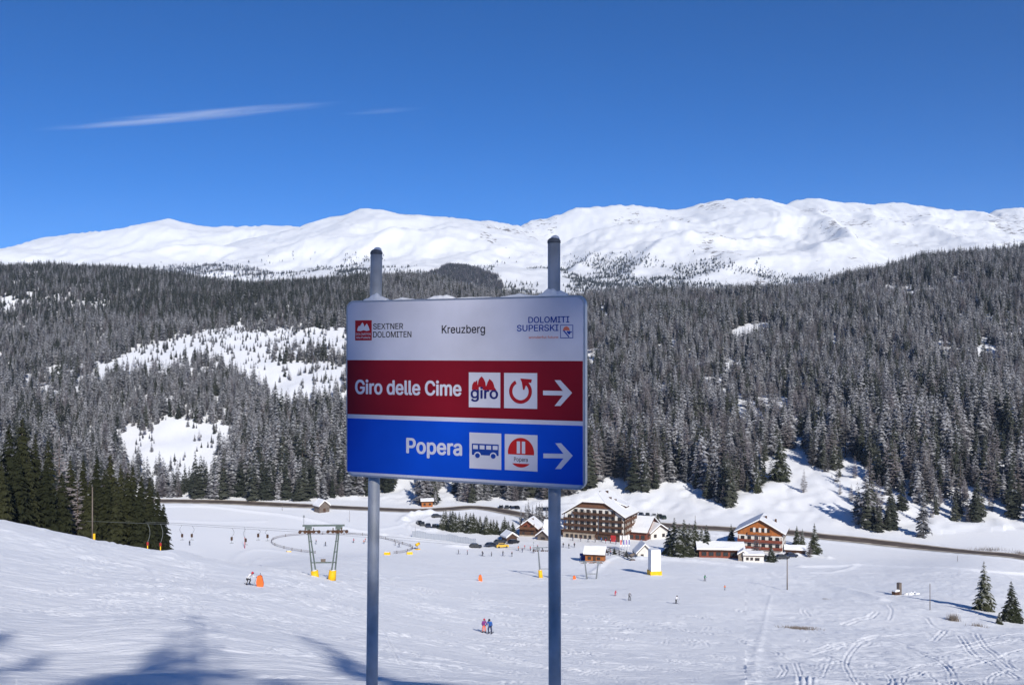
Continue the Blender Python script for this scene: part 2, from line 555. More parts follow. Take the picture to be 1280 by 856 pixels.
def dist_line(x, y, line, reach):
    """signed distance of vertices to a polyline, for those within reach; returns (indices, distance, arclength)"""
    L = np.array([(p.x, p.y) for p in line])
    lo, hi = L.min(0) - reach, L.max(0) + reach
    idx = np.where((x > lo[0]) & (x < hi[0]) & (y > lo[1]) & (y < hi[1]))[0]
    if len(idx) == 0:
        return idx, np.zeros(0), np.zeros(0)
    X, Y = x[idx], y[idx]
    best = np.full(len(idx), 1e9)
    sgn = np.zeros(len(idx))
    global LAT
    LAT = np.zeros(len(idx))              # how far the line runs across the line of sight there
    rad = np.maximum(np.hypot(X, Y), 1e-6)
    for a, b in zip(L[:-1], L[1:]):
        d = b - a
        ll = max(float(d @ d), 1e-9)
        t = np.clip(((X - a[0]) * d[0] + (Y - a[1]) * d[1]) / ll, 0, 1)
        ex, ey = X - a[0] - t * d[0], Y - a[1] - t * d[1]
        r = np.hypot(ex, ey)
        k = r < best
        best[k] = r[k]
        LAT[k] = (np.abs(d[0] * Y - d[1] * X) / rad / math.sqrt(ll))[k]
        sgn[k] = np.sign(d[0] * ey - d[1] * ex)[k]
    return idx, best, sgn

def road_line(pts):
    return world_line(pts, 2.5)
ROAD_L = road_line([(60, 625), (130, 626), (205, 626.5), (300, 628.5), (400, 633), (460, 636), (520, 638), (562, 636), (590, 634), (618, 637), (650, 643), (700, 650), (790, 653), (850, 658), (880, 660), (930, 663), (975, 665), (1030, 671), (1080, 676), (1150, 684), (1220, 691), (1280, 697), (1400, 709)])

# --- the ground as one sheet, split into valley floor and hillside
az = np.concatenate([np.arange(-180, -33, 4.0), np.arange(-32, -28.4, 0.4), np.arange(-28.2, 28.2, 0.052), np.arange(28.4, 32.1, 0.4), np.arange(34, 181, 4.0)])
az[-1] = 180.0
DN = np.concatenate([np.array([0.5]), np.geomspace(1.5, 25, 26)[:-1], np.geomspace(25, 300, 470)[:-1], np.geomspace(300, 530, 120)[:-1], np.geomspace(530, 2250, 85)])
K, R = len(az), len(DN)
A, DD = np.meshgrid(np.radians(az), DN)
GX, GY = DD * np.sin(A), DD * np.cos(A)
gx, gy = GX.ravel(), GY.ravel()
gzv = ground(gx, gy)
dirt = np.zeros_like(gzv)
_ra = np.degrees(np.arctan2(np.array([p.x for p in ROAD_L]), np.array([p.y for p in ROAD_L])))
_ro = np.argsort(_ra)
RB = (_ra[_ro], np.array([math.hypot(p.x, p.y) for p in ROAD_L])[_ro])      # the road's distance by bearing
view = (np.abs(A.ravel()) < 0.6) & (gy > 20)
# grooming and old ski arcs on the slope
sl = np.where(view & (gy < 420))[0]
xs, ys = gx[sl], gy[sl]
wq = 6 * vnoise(xs / 40, ys / 40, 3)
ca, sa = math.cos(0.45), math.sin(0.45)
p_, q_ = xs * ca + ys * sa + wq, -xs * sa + ys * ca
fade = 1 - sstep(300, 420, ys)
gzv[sl] += fade * (0.032 * vnoise(p_ / 14, q_ / 2.2, 21) + 0.022 * vnoise(p_ / 5, q_ / 0.8, 22) + 0.06 * vnoise(xs / 4, ys / 6, 23) + 0.035 * vnoise(xs / 1.3, ys / 2.4, 24))
ca, sa = math.cos(-0.6), math.sin(-0.6)
p_, q_ = xs * ca + ys * sa - wq, -xs * sa + ys * ca
gzv[sl] += fade * (0.035 * vnoise(p_ / 16, q_ / 1.7, 31) + 0.028 * vnoise(p_ / 9, q_ / 0.6, 32))
crestl = np.where(view & (gx / np.maximum(gy, 1) < -0.34) & (gy > 60) & (gy < 190))[0]
xs, ys = gx[crestl], gy[crestl]
gzv[crestl] += 0.16 * np.maximum(vnoise(xs / 1.6, ys / 3.0, 45), 0.1) * sstep(80, 115, ys)
# lumpy, trodden snow in the rough patch to the right of the piste
rough = np.where(view & (gy < 300) & (gx / np.maximum(gy, 1) > 0.235))[0]
xs, ys = gx[rough], gy[rough]
gzv[rough] += 0.09 * vnoise(xs / 1.1, ys / 1.6, 41) * (vnoise(xs / 16, ys / 22, 42) > 0.05) + 0.10 * vnoise(xs / 3.0, ys / 4, 43) + 0.04 * vnoise(xs / 0.7, ys / 1.2, 44)
for pts, tw in TRACKS:
    line = world_line(pts, 1.5)
    near = np.mean([p.y for p in line])
    idx, d, s = dist_line(gx, gy, line, 2.5)
    rr_ = np.hypot(gx[idx], gy[idx])
    hw = np.clip(0.00085 * rr_, 0.045, 0.18)
    off = np.clip(0.0019 * rr_, 0.10, 0.35) * (1 + 2.5 * LAT) if tw else 0.0
    dep = hw * (1 + 0.8 * LAT)
    hw = hw * (1 + 3.5 * LAT)
    wob = 0.8 + 0.35 * vnoise(gx[idx] / 3.1, gy[idx] / 3.1, 52)
    e = np.abs(d - off)
    gzv[idx] += wob * (0.95 * dep) * (-0.75 * np.exp(-(e / hw) ** 2) + 0.42 * np.exp(-((e - 2.0 * hw) / hw) ** 2))
# old ski tracks: shallow twin grooves winding down the piste
for k in range(150):
    x0, y0 = rng.uniform(-0.42, 0.30), rng.uniform(22, 150)
    ang = rng.uniform(-0.9, 0.9)
    ph, wl_, am = rng.uniform(0, 6.28), rng.uniform(18, 40), rng.uniform(2, 7)
    s_ = np.arange(0, rng.uniform(25, 90), 1.5)
    lat = am * np.sin(ph + 6.2832 * s_ / wl_)
    X_ = x0 * y0 + s_ * math.sin(ang) + lat * math.cos(ang)
    Y_ = y0 + s_ * math.cos(ang) - lat * math.sin(ang)
    line = [Vector((a, b, 0)) for a, b in zip(X_, Y_)]
    idx, d, s = dist_line(gx, gy, line, 2.0)
    if len(idx) == 0: continue
    rr_ = np.hypot(gx[idx], gy[idx])
    hw = np.clip(0.00085 * rr_, 0.045, 0.18)
    off = np.clip(0.0022 * rr_, 0.11, 0.35) * (1 + 2.5 * LAT)
    dep = hw * (1 + 0.8 * LAT)
    hw = hw * (1 + 3.5 * LAT)
    e = np.abs(d - off)
    wob = np.clip(0.5 + 0.9 * vnoise(gx[idx] / 5.1, gy[idx] / 5.1, 53), 0, 1.4) * (gy[idx] < 290)
    gzv[idx] += wob * 0.6 * dep * (-0.7 * np.exp(-(e / hw) ** 2) + 0.45 * np.exp(-((e - 2.0 * hw) / hw) ** 2))
for pts, hw, h, lump in BERMS:
    line = world_line(pts, 2.0)
    idx, d, s = dist_line(gx, gy, line, hw * 3)
    nz = 1 + lump * vnoise(gx[idx] / (hw * 0.9), gy[idx] / (hw * 0.9), 51)
    gzv[idx] += h * np.exp(-(d / hw) ** 2) * np.maximum(nz, 0.05)
idx, d, s = dist_line(gx, gy, ROAD_L, 16)
flat = 1 - sstep(4.5, 9.0, d)
gzv[idx] = gzv[idx] * (1 - flat) + flat * land(gx[idx], gy[idx])
gzv[idx] += 0.30 * np.exp(-((d - 7.4) / 1.3) ** 2) * (1 + 0.5 * vnoise(gx[idx] / 2, gy[idx] / 2, 61))
dirt[idx] = np.maximum(dirt[idx], 0.55 * np.exp(-((d - 4.6) / 1.3) ** 2) * np.clip(0.7 + 0.6 * vnoise(gx[idx] / 9, gy[idx] / 9, 62), 0, 1))
# trodden forecourts and car parks
for px, py, r, a in ((600, 650, 22, 0.16), (560, 655, 16, 0.16), (655, 680, 18, 0.2), (745, 676, 15, 0.25), (815, 650, 20, 0.15), (775, 690, 9, 0.2), (950, 690, 10, 0.2)):
    p = at(px, py, 250)
    dd = np.hypot(gx - p.x, gy - p.y)
    k = np.where(dd < 2 * r)[0]
    dirt[k] = np.maximum(dirt[k], a * np.exp(-(dd[k] / r) ** 2) * np.clip(0.8 + 0.8 * vnoise(gx[k] / 4, gy[k] / 4, 71), 0, 1))
# snow slumps, stumps and hollows on the open clearings
hl = np.where(view & (gy > 400))[0]
_rd = np.interp(np.degrees(np.arctan2(gx[hl], gy[hl])), *RB)
gzv[hl] += sstep(10, 40, np.hypot(gx[hl], gy[hl]) - _rd) * (0.9 * vnoise(gx[hl] / 9, gy[hl] / 14, 81) + 0.5 * vnoise(gx[hl] / 4, gy[hl] / 6, 82))

me, co, quads = grid_mesh('valley_floor', GX, GY, gzv.reshape(R, K))
lim = np.interp(np.clip(np.degrees(A.ravel()), -40, 40), *RB) + 12
fc = quads[:, 0]
hillf = DD.ravel()[fc] > lim[fc]
def sub_mesh(name, q, m):
    used = np.unique(q)
    remap = np.zeros(len(co), np.int64)
    remap[used] = np.arange(len(used))
    me = bpy.data.meshes.new(name)
    fill_mesh(me, co[used], remap[q])
    float_attr(me, 'dirt', dirt[used])
    me.materials.append(m)
    o = bpy.data.objects.new(name, me)
    return link(o)
valley = tag(sub_mesh('snow_ground', quads[~hillf], M['ground']), 'snow covered ski slope falling to the flat valley floor', None, None, 'structure')
hill_o = tag(sub_mesh('hillside', quads[hillf], M['ground']), 'snowy hillside rising behind the road under the forest', None, None, 'structure')

# --- road
def strip(name, line, half, lift, m, kind='structure', label=None, side=0.0):
    vs, fs = [], []
    n = len(line)
    for i, p in enumerate(line):
        a, b = line[max(i - 1, 0)], line[min(i + 1, n - 1)]
        t = Vector((b.x - a.x, b.y - a.y, 0)).normalized()
        nn = Vector((-t.y, t.x, 0))
        zc = float(land(np.array([p.x]), np.array([p.y]))[0])
        for s in (-1, 0, 1):
            q = Vector((p.x, p.y, 0)) + nn * (s * half + side)
            z = float(land(np.array([q.x]), np.array([q.y]))[0])
            vs.append((q.x, q.y, max(z, zc - 0.3) + lift + (0.05 if s == 0 else 0)))
    for i in range(n - 1):
        for s in (0, 1):
            k = i * 3 + s
            fs.append((k, k + 3, k + 4, k + 1))
    b = MB().add(vs, fs)
    o = b.build(name, m, None, True)
    return tag(o, label, None, None, kind)
verge = strip('road_verge', ROAD_L, 5.0, 0.22, M['verge'], label='sanded snow verge beside the valley road')
road = strip('road', ROAD_L, 3.4, 0.26, M['asphalt'], label='dark asphalt road along the foot of the forest')

# --- far mountains
def crest(pts, x):
    p = np.array(pts, float)
    return np.interp(x, p[:, 0], p[:, 1])
SIL_A = [(-500, 330), (-150, 330), (0, 315), (30, 303), (60, 296), (100, 291), (150, 287), (185, 279), (210, 273), (230, 279), (255, 283), (300, 283), (350, 281), (372, 283), (420, 290), (520, 310), (640, 340), (800, 400), (2000, 420)]
SIL_B = [(-500, 460), (100, 370), (180, 337), (215, 324), (260, 312), (300, 301), (340, 292), (372, 285), (385, 279), (405, 274), (432, 268), (450, 261), (475, 262), (500, 267), (540, 270), (580, 274), (620, 277), (645, 281), (680, 295), (740, 330), (860, 390), (2000, 430)]
SIL_C = [(-500, 470), (440, 400), (520, 360), (560, 338), (600, 312), (645, 283), (665, 277), (690, 270), (715, 262), (745, 258), (770, 257), (790, 255), (815, 259), (835, 262), (860, 258), (880, 254), (900, 250), (930, 249), (950, 248), (965, 252), (975, 259), (990, 252), (1010, 247), (1030, 250), (1050, 253), (1070, 253), (1090, 257), (1115, 252), (1140, 256), (1165, 260), (1190, 263), (1215, 263), (1235, 266), (1255, 259), (1280, 260), (1350, 268), (1450, 255), (1600, 280), (1800, 310), (2200, 330)]
# a spur in front of the right-hand massif
SIL_D = [(-500, 480), (700, 420), (800, 372), (880, 345), (930, 322), (965, 303), (985, 297), (1010, 306), (1050, 325), (1110, 345), (1180, 372), (1300, 420), (2200, 440)]
mpx = np.arange(-420, 1760, 2.2)
mD = np.concatenate([np.geomspace(2150, 7600, 190)])
MPX, MD = np.meshgrid(mpx, mD)
MX, MY = (MPX - 640) / F * MD, MD
_FX = np.arange(-900, 2600, 2.0)
def blurred(sil, s):
    v = crest(sil, _FX)
    k = np.exp(-0.5 * (np.arange(-int(3 * s), int(3 * s) + 1, 2.0) / s) ** 2)
    k /= k.sum()
    p = len(k) // 2
    return np.convolve(np.pad(v, p, mode='edge'), k, mode='valid')[:len(_FX)]
def massif(sil, Dc, foot, zfoot, seed, pw, amp, wl_, shear=0.0):
    dc = Dc + 0.0 * MX
    t = (MY - foot) / (dc - foot)
    tt = np.clip(t, 0, 1)
    px = MPX + shear * (1 - tt) + 60 * (1 - tt) * tt * 4 * vnoise(MX / 900, MY / 700, seed)
    c0, c1, c2 = (np.interp(px, _FX, blurred(sil, s)) for s in (1.6, 18, 90))
    w1, w2 = sstep(0.80, 1.0, tt), sstep(0.3, 0.86, tt)
    c0 = c0 + (MPX > 560) * (0.9 * vnoise(px / 9, px * 0, seed + 8) + 0.6 * vnoise(px / 4, px * 0, seed + 9))
    flute = sstep(0.55, 0.9, tt) * (1 - 2 * np.abs(vnoise(px / 9 + 3 * tt, tt * 3, seed + 10)))
    ec = w1 * c0 + (1 - w1) * (w2 * c1 + (1 - w2) * c2)
    zc = CZ + (HY - ec) * dc / F
    z = zfoot + (zc - zfoot) * tt ** pw
    z = np.where(t > 1, zc - 0.55 * (MY - dc), z)
    z = np.where(t < 0, zfoot - 0.12 * (foot - MY), z)
    wx = MX + 180 * vnoise(MX / 900, MY / 900, seed + 2) + 0.35 * MY * math.sin(seed)
    rg = 1 - 2 * np.sqrt(vnoise(wx / wl_, MY / (wl_ * 1.5), seed + 3) ** 2 + 0.002)
    rg2 = 1 - 2 * np.sqrt(vnoise((wx + 0.5 * MY * math.cos(seed * 2.0)) / (wl_ * .42), MY / (wl_ * 0.9), seed + 4) ** 2 + 0.002)
    env = np.sin(np.pi * np.clip(tt, 0, 1)) ** 1.1
    rg3 = 1 - 2 * np.sqrt(vnoise((MX - 0.6 * MY * math.cos(seed * 2.0)) / 150, MY / 330, seed + 6) ** 2 + 0.001)
    z = z + 4 * flute * (tt < 0.995)
    z = z + amp * env * (rg + 0.28 * rg2 - 0.3) + 6 * sstep(0.15, 0.6, tt) * (env + 0.3 * sstep(0.6, 0.9, tt)) * rg3 + 6 * (env + 0.2 * (tt > 0.5)) * fbm(MX / 60, MY / 110, 3, seed + 5)
    return z
zA = massif(SIL_A, 6500, 3000, 210, 101, 1.05, 60, 700, 60)
zB = massif(SIL_B, 5300, 2500, 200, 131, 1.1, 62, 620, -60)
zC = massif(SIL_C, 5600, 2500, 195, 161, 1.25, 85, 700, -110)
zD = massif(SIL_D, 4300, 2500, 195, 191, 1.2, 34, 480, 30)
MZ = np.maximum(np.maximum(zA, zB), np.maximum(zC, zD))
MZ = np.maximum(MZ, 60)
MZ += 3.0 * fbm(MX / 60, MY / 90, 3, 205)
zmax = CZ + (HY - 268) * MY / F
rk = 0.20 * (fbm(MX / 260, MY / 500, 3, 211) - 0.1) + 0.17 * sstep(300, 700, MZ) * (MPX > 600) + 0.16 * sstep(0.1, 0.8, vnoise(MX / 110, MY / 260, 212)) + 0.08
me, co_m, q_m = grid_mesh('mountain', MX, MY, MZ)
fill_mesh(me, co_m, q_m)
float_attr(me, 'rock', np.clip(rk, 0, 0.42))
me.materials.append(M['mountain'])
mountain = tag(link(bpy.data.objects.new('mountain', me)), 'snow covered mountain range under the blue sky', None, None, 'structure')
def mountain_z(x, y):
    px = 640 + F * x / y
    i = np.clip(np.searchsorted(mD, y), 0, len(mD) - 1)
    j = np.clip(np.round((px - mpx[0]) / 2.2).astype(int), 0, len(mpx) - 1)
    return MZ[i, j]
# ================================================================== THE SIGN
SA = Vector(((433 - 640) / F * 5.22, 5.22, 0))
SB = Vector(((731.6 - 640) / F * 4.67, 4.67, 0))
S_Z = 74.81
PW = (SB - SA).length
PH = 0.916
S_E = (SB - SA).normalized()
S_YAW = math.atan2(S_E.y, S_E.x)
S_C = (SA + SB) / 2
S_N = Vector((S_E.y, -S_E.x, 0))              # faces the camera
base_z = gz(S_C.x, S_C.y)
sign = empty('direction_sign', (S_C.x, S_C.y, base_z), S_YAW, 'ski area direction sign with white, red and blue bands on two steel posts', 'sign')
PZ = S_Z - base_z                              # panel centre over the thing's base
def on_panel(px, py):
    """photo pixel -> (across, up) on the panel face, from the panel centre"""
    d = Vector(((px - 640) / F, 1.0, -(py - HY) / F))
    o = Vector((0, 0, CZ))
    k = (S_C - S_N * -0.0).dot(S_N) / d.dot(S_N)
    h = o + d * k
    return (Vector((h.x, h.y, 0)) - S_C).dot(S_E), h.z - S_Z
def cr(x, y):                                  # coordinates in the enlarged view of the sign
    return on_panel(420 + x / 2.5185, 290 + y / 2.5185)

def film(name, col, rough=0.5):
    """retro-reflective sign film: faint bead grain, slight unevenness"""
    m = mat(name, col, rough, noise=2.6, amount=0.13, bump=(900, 0.12, 0.0006), spec=0.22)
    return m
M['film_white'] = film('white_film', (0.66, 0.66, 0.74))
M['film_red'] = film('red_film', (0.23, 0.006, 0.017))
M['film_blue'] = film('blue_film', (0.002, 0.075, 0.60))
M['ink'] = film('dark_ink', (0.03, 0.028, 0.035))
M['ink_red'] = film('red_ink', (0.38, 0.012, 0.02))
M['ink_bright_red'] = film('bright_red_ink', (0.55, 0.02, 0.02))
M['ink_blue'] = film('blue_ink', (0.012, 0.055, 0.32))
M['ink_navy'] = film('navy_ink', (0.02, 0.025, 0.15))
M['ink_orange'] = film('orange_ink', (0.75, 0.2, 0.12))
M['alu'] = mat('aluminium_edge', (0.52, 0.54, 0.57), 0.4, metal=0.7, noise=6, amount=0.1)
M['cap'] = mat('weathered_cap', (0.16, 0.165, 0.17), 0.6, noise=20)
M['galv'] = mat('galvanised_steel', (0.46, 0.48, 0.50), 0.6, metal=0.2, noise=9, amount=0.22, bump=(40, 0.1, 0.002))

def rounded(w, h, r, n=8):
    pts = []
    for cx, cy, a0 in ((w / 2 - r, h / 2 - r, 0), (-w / 2 + r, h / 2 - r, 90), (-w / 2 + r, -h / 2 + r, 180), (w / 2 - r, -h / 2 + r, 270)):
        for i in range(n + 1):
            a = math.radians(a0 + 90 * i / n)
            pts.append((cx + r * math.cos(a), cy + r * math.sin(a)))
    return pts
pan = MB().prism([(x, z + PZ) for x, z in rounded(PW, PH, 0.045)], 0.0, 0.028)
panel = pan.build('panel', M['alu'], sign)
def sheet(name, pts, m, lift, parent):
    """flat print: a polygon lying `lift` mm proud of the panel face, with real thickness"""
    o = MB().prism([(x, z + PZ) for x, z in pts], -lift * 0.001, -lift * 0.001 + 0.0008).build(name, m, parent)
    return o
inset = 0.010
white = sheet('white_face', rounded(PW - 2 * inset, PH - 2 * inset, 0.038), M['film_white'], 1.0, panel)
# bands: between straight left and right margins
uL, uR = cr(33, 480)[0] + inset * 0.6, cr(785, 500)[0] - inset * 1.2
def vband(l, r): return 0.5 * (cr(33, l)[1] + cr(779, r)[1])
v1, v2, v3, v4 = vband(403.5, 405), vband(572, 595.5), vband(586, 609), vband(752, 797)
sheet('red_band', [(uL, v2), (uR, v2), (uR, v1), (uL, v1)], M['film_red'], 2.0, panel)
sheet('blue_band', [(uL, v4), (uR, v4), (uR, v3), (uL, v3)], M['film_blue'], 2.0, panel)

import os
try:      # the plain grotesque that ships with Blender; its built-in face otherwise
    FONT = bpy.data.fonts.load(os.path.join(bpy.utils.system_resource('DATAFILES'), 'fonts', 'Inter.woff2'))
except Exception:
    FONT = None
def text_mesh(s, bold=0.0):
    cu = bpy.data.curves.new('lettering', 'FONT')
    cu.body = s
    cu.size = 1.0
    if FONT: cu.font = FONT
    cu.resolution_u = 3
    cu.fill_mode = 'NONE'
    o = bpy.data.objects.new('lettering', cu)
    link(o)
    dg = bpy.context.evaluated_depsgraph_get()
    dg.update()
    ol = bpy.data.meshes.new_from_object(o.evaluated_get(dg))
    bpy.data.objects.remove(o)
    bpy.data.curves.remove(cu)
    # one fill per letter keeps it quick
    # closed outlines in order, then filled where the winding is not zero (strokes may overlap)
    P = [(v.co.x, v.co.y) for v in ol.vertices]
    nxt = {}
    for e in ol.edges:
        a, b = e.vertices
        nxt.setdefault(a, []).append(b); nxt.setdefault(b, []).append(a)
    loops, seen = [], set()
    for i in range(len(P)):
        if i in seen or i not in nxt: continue
        lp, cur = [i], i
        seen.add(i)
        while True:
            c = [j for j in nxt[cur] if j not in seen]
            if not c: break
            cur = min(c) if len(lp) == 1 else c[0]
            seen.add(cur); lp.append(cur)
        loops.append(lp)
    if bold:                  # heavier strokes: the outline joined with shifted copies of itself
        Q, LQ = list(P), list(loops)
        for k in range(6):
            dx, dy = bold * math.cos(k * math.pi / 3), 0.75 * bold * math.sin(k * math.pi / 3)
            base = len(Q)
            Q += [(x + dx, y + dy) for x, y in P]
            LQ += [[i + base for i in lp] for lp in loops]
        P, loops = Q, LQ
    edges = [(lp[k], lp[(k + 1) % len(lp)]) for lp in loops for k in range(len(lp))]
    from mathutils.geometry import delaunay_2d_cdt
    vs, _e, fs, *_r = delaunay_2d_cdt([Vector(p) for p in P], edges, [], 0, 1e-6)
    LA = [np.array([P[k] for k in lp]) for lp in loops]
    VV = np.array([(v.x, v.y) for v in vs])
    CE = np.array([VV[list(f)].mean(0) for f in fs])
    wind = np.zeros(len(fs), int)
    for q in LA:
        m_ = np.where((CE[:, 0] >= q[:, 0].min()) & (CE[:, 0] <= q[:, 0].max()) & (CE[:, 1] >= q[:, 1].min()) & (CE[:, 1] <= q[:, 1].max()))[0]
        if len(m_) == 0: continue
        a, b = q[None], np.roll(q, -1, 0)[None]
        cx, cy = CE[m_, 0][:, None], CE[m_, 1][:, None]
        cr_ = (b[..., 0] - a[..., 0]) * (cy - a[..., 1]) - (cx - a[..., 0]) * (b[..., 1] - a[..., 1])
        wind[m_] += ((a[..., 1] <= cy) & (b[..., 1] > cy) & (cr_ > 0)).sum(1) - ((a[..., 1] > cy) & (b[..., 1] <= cy) & (cr_ < 0)).sum(1)
    keep = [tuple(f) for f, w_ in zip(fs, wind) if w_ != 0]
    me = bpy.data.meshes.new('lettering')
    me.from_pydata([(v.x, v.y, 0) for v in vs], [], keep)
    bpy.data.meshes.remove(ol)
    return me
_CAP = None
def lettering(s, box, m, lift, bold=0.0, cap=True, parent=None, name='lettering'):
    """text filling box = (x0, baseline, x1, top) in panel metres"""
    global _CAP
    me = text_mesh(s, bold)
    v = np.empty(len(me.vertices) * 3, np.float32)
    me.vertices.foreach_get('co', v)
    v = v.reshape(-1, 3)
    x0, x1 = v[:, 0].min(), v[:, 0].max()
    if cap:
        if _CAP is None:
            c = text_mesh('H')
            _CAP = max(p.co.y for p in c.vertices)
        top = _CAP
    else:
        top = v[:, 1].max()
    bx0, bz0, bx1, bz1 = box
    out = np.empty_like(v)
    out[:, 0] = bx0 + (v[:, 0] - x0) / (x1 - x0) * (bx1 - bx0)
    out[:, 2] = PZ + bz0 + v[:, 1] / top * (bz1 - bz0)
    out[:, 1] = -lift * 0.001
    me.vertices.foreach_set('co', np.ascontiguousarray(out).ravel())
    me.materials.clear()
    me.materials.append(m)
    me.update()
    o = bpy.data.objects.new(name, me)
    o.parent = parent or panel
    return link(o)
def tbox(x0, ytop0, ybase0, x1, ytop1=None, ybase1=None):
    ytop1 = ytop0 if ytop1 is None else ytop1
    ybase1 = ybase0 if ybase1 is None else ybase1
    a, b, c, d = cr(x0, ybase0), cr(x0, ytop0), cr(x1, ybase1), cr(x1, ytop1)
    return (a[0], (a[1] + c[1]) / 2, c[0], (b[1] + d[1]) / 2)
lettering('SEXTNER', tbox(117.5, 288.5, 306, 212, 287, 305), M['ink'], 2.2, 0.010)
lettering('DOLOMITEN', tbox(117.5, 313.5, 331.5, 238, 312.5, 331), M['ink'], 2.2, 0.010)
lettering('Kreuzberg', tbox(333.5, 293, 318, 470, 293, 318), M['ink'], 2.2, 0.010)
lettering('DOLOMITI', tbox(606, 267.5, 286, 735, 265.5, 284.5), M['ink_blue'], 2.2, 0.014)
lettering('SUPERSKI', tbox(570, 293, 312, 701, 291.5, 311), M['ink_blue'], 2.2, 0.014)
lettering('wonderful future', tbox(607, 328, 335.5, 700, 326, 334.5), M['ink_orange'], 2.2, 0.005)
lettering('Giro delle Cime', tbox(61, 467, 507, 396, 469.5, 515.5), M['film_white'], 3.2, 0.026)
lettering('Popera', tbox(222, 649, 694, 398, 655, 702), M['film_white'], 3.2, 0.026)

def rect_at(x0, y0, x1, y1):
    a, b = cr(x0, y0), cr(x1, y1)
    c, d = cr(x0, y1), cr(x1, y0)
    return (a[0] + c[0]) / 2, (b[1] + c[1]) / 2, (b[0] + d[0]) / 2, (a[1] + d[1]) / 2
def R4(r): return [(r[0], r[1]), (r[2], r[1]), (r[2], r[3]), (r[0], r[3])]
def rel(r, *pts):
    """points in 0..1 of a rectangle, y down"""
    return [(r[0] + (r[2] - r[0]) * x, r[3] - (r[3] - r[1]) * y) for x, y in pts]
def tile_text(r, s, x0, y0, x1, y1, m, lift, bold=0.0, cap=True):
    (a, b), (c, d) = rel(r, (x0, y1), (x1, y0))
    return lettering(s, (a, b, c, d), m, lift, bold, cap)

# small logo plate, top left
r = rect_at(61, 278, 113, 341)
sheet('logo_plate', R4(r), M['ink_red'], 2.2, panel)
sheet('logo_peaks', rel(r, (0.13, 0.52), (0.16, 0.38), (0.24, 0.26), (0.3, 0.3), (0.36, 0.2), (0.45, 0.10), (0.52, 0.2), (0.56, 0.33), (0.62, 0.26), (0.71, 0.16), (0.78, 0.26), (0.84, 0.38), (0.88, 0.5), (0.7, 0.54), (0.52, 0.49), (0.34, 0.54)), M['film_white'], 3.2, panel)
tile_text(r, 'DOLOMITEN', 0.05, 0.63, 0.94, 0.74, M['film_white'], 3.2, 0.004)
tile_text(r, 'Alta Pusteria', 0.07, 0.80, 0.92, 0.91, M['film_white'], 3.2, 0.004)
# small emblem, top right
r = rect_at(706.5, 292, 747, 334)
sheet('emblem_border', R4(r), M['ink_blue'], 2.2, panel)
sheet('emblem_ground', rel(r, (0.05, 0.05), (0.95, 0.05), (0.95, 0.95), (0.05, 0.95)), M['film_white'], 3.0, panel)
arc = [(0.48 + 0.26 * math.cos(math.radians(a)), 0.42 - 0.30 * math.sin(math.radians(a))) for a in range(0, 181, 15)]
sheet('emblem_arc', rel(r, *arc), M['ink_orange'], 3.8, panel)
sheet('emblem_bar', rel(r, (0.20, 0.42), (0.33, 0.42), (0.72, 0.88), (0.66, 0.94)), M['ink_blue'], 3.8, panel)
sheet('emblem_zigzag', rel(r, (0.5, 0.55), (0.58, 0.45), (0.68, 0.5), (0.74, 0.43), (0.8, 0.52), (0.9, 0.48), (0.92, 0.56), (0.78, 0.62), (0.76, 0.72), (0.66, 0.72), (0.6, 0.64)), M['ink_blue'], 3.8, panel)

# giro tile
r = rect_at(419, 442, 518, 552)
sheet('pictogram_tile', R4(r), M['film_white'], 3.2, panel)
sheet('pictogram_peaks', rel(r, (0.10, 0.50), (0.11, 0.36), (0.17, 0.26), (0.22, 0.27), (0.235, 0.24), (0.27, 0.23), (0.285, 0.38), (0.315, 0.22), (0.36, 0.155), (0.41, 0.11), (0.46, 0.155), (0.50, 0.22), (0.535, 0.30), (0.545, 0.40), (0.57, 0.36), (0.60, 0.28), (0.66, 0.18), (0.72, 0.22), (0.76, 0.26), (0.80, 0.34), (0.82, 0.42), (0.88, 0.50)), M['ink_red'], 4.0, panel)
sheet('pictogram_gap', rel(r, (0.325, 0.42), (0.445, 0.42), (0.445, 0.52), (0.325, 0.52)), M['film_white'], 4.6, panel)
tile_text(r, 'giro', 0.065, 0.425, 0.94, 0.735, M['ink_navy'], 5.2, 0.018, True)
# turning arrow tile
r = rect_at(530, 443.5, 634, 555)
sheet('pictogram_tile', R4(r), M['film_white'], 3.2, panel)
def ring(cx, cy, ro, ri, a0, a1, n=30):
    o = [(cx + ro * math.cos(math.radians(a0 + (a1 - a0) * i / n)), cy - ro * math.sin(math.radians(a0 + (a1 - a0) * i / n))) for i in range(n + 1)]
    i_ = [(cx + ri * math.cos(math.radians(a1 - (a1 - a0) * i / n)), cy - ri * math.sin(math.radians(a1 - (a1 - a0) * i / n))) for i in range(n + 1)]
    return o + i_
bm = MB()
rr = ring(0.50, 0.52, 0.345, 0.245, 118, 405, 36)
pp = rel(r, *rr)
n_ = len(pp) // 2
for i in range(n_ - 1):
    q = [pp[i], pp[i + 1], pp[2 * n_ - 2 - i], pp[2 * n_ - 1 - i]]
    bm.prism([(x, z + PZ) for x, z in q], -0.0040, -0.0032)
bm.build('pictogram_ring', M['ink_red'], panel)
sheet('pictogram_arrowhead', rel(r, (0.50, 0.155), (0.845, 0.175), (0.825, 0.275), (0.765, 0.265), (0.66, 0.36), (0.62, 0.47), (0.58, 0.47), (0.545, 0.27)), M['ink_red'], 4.6, panel)
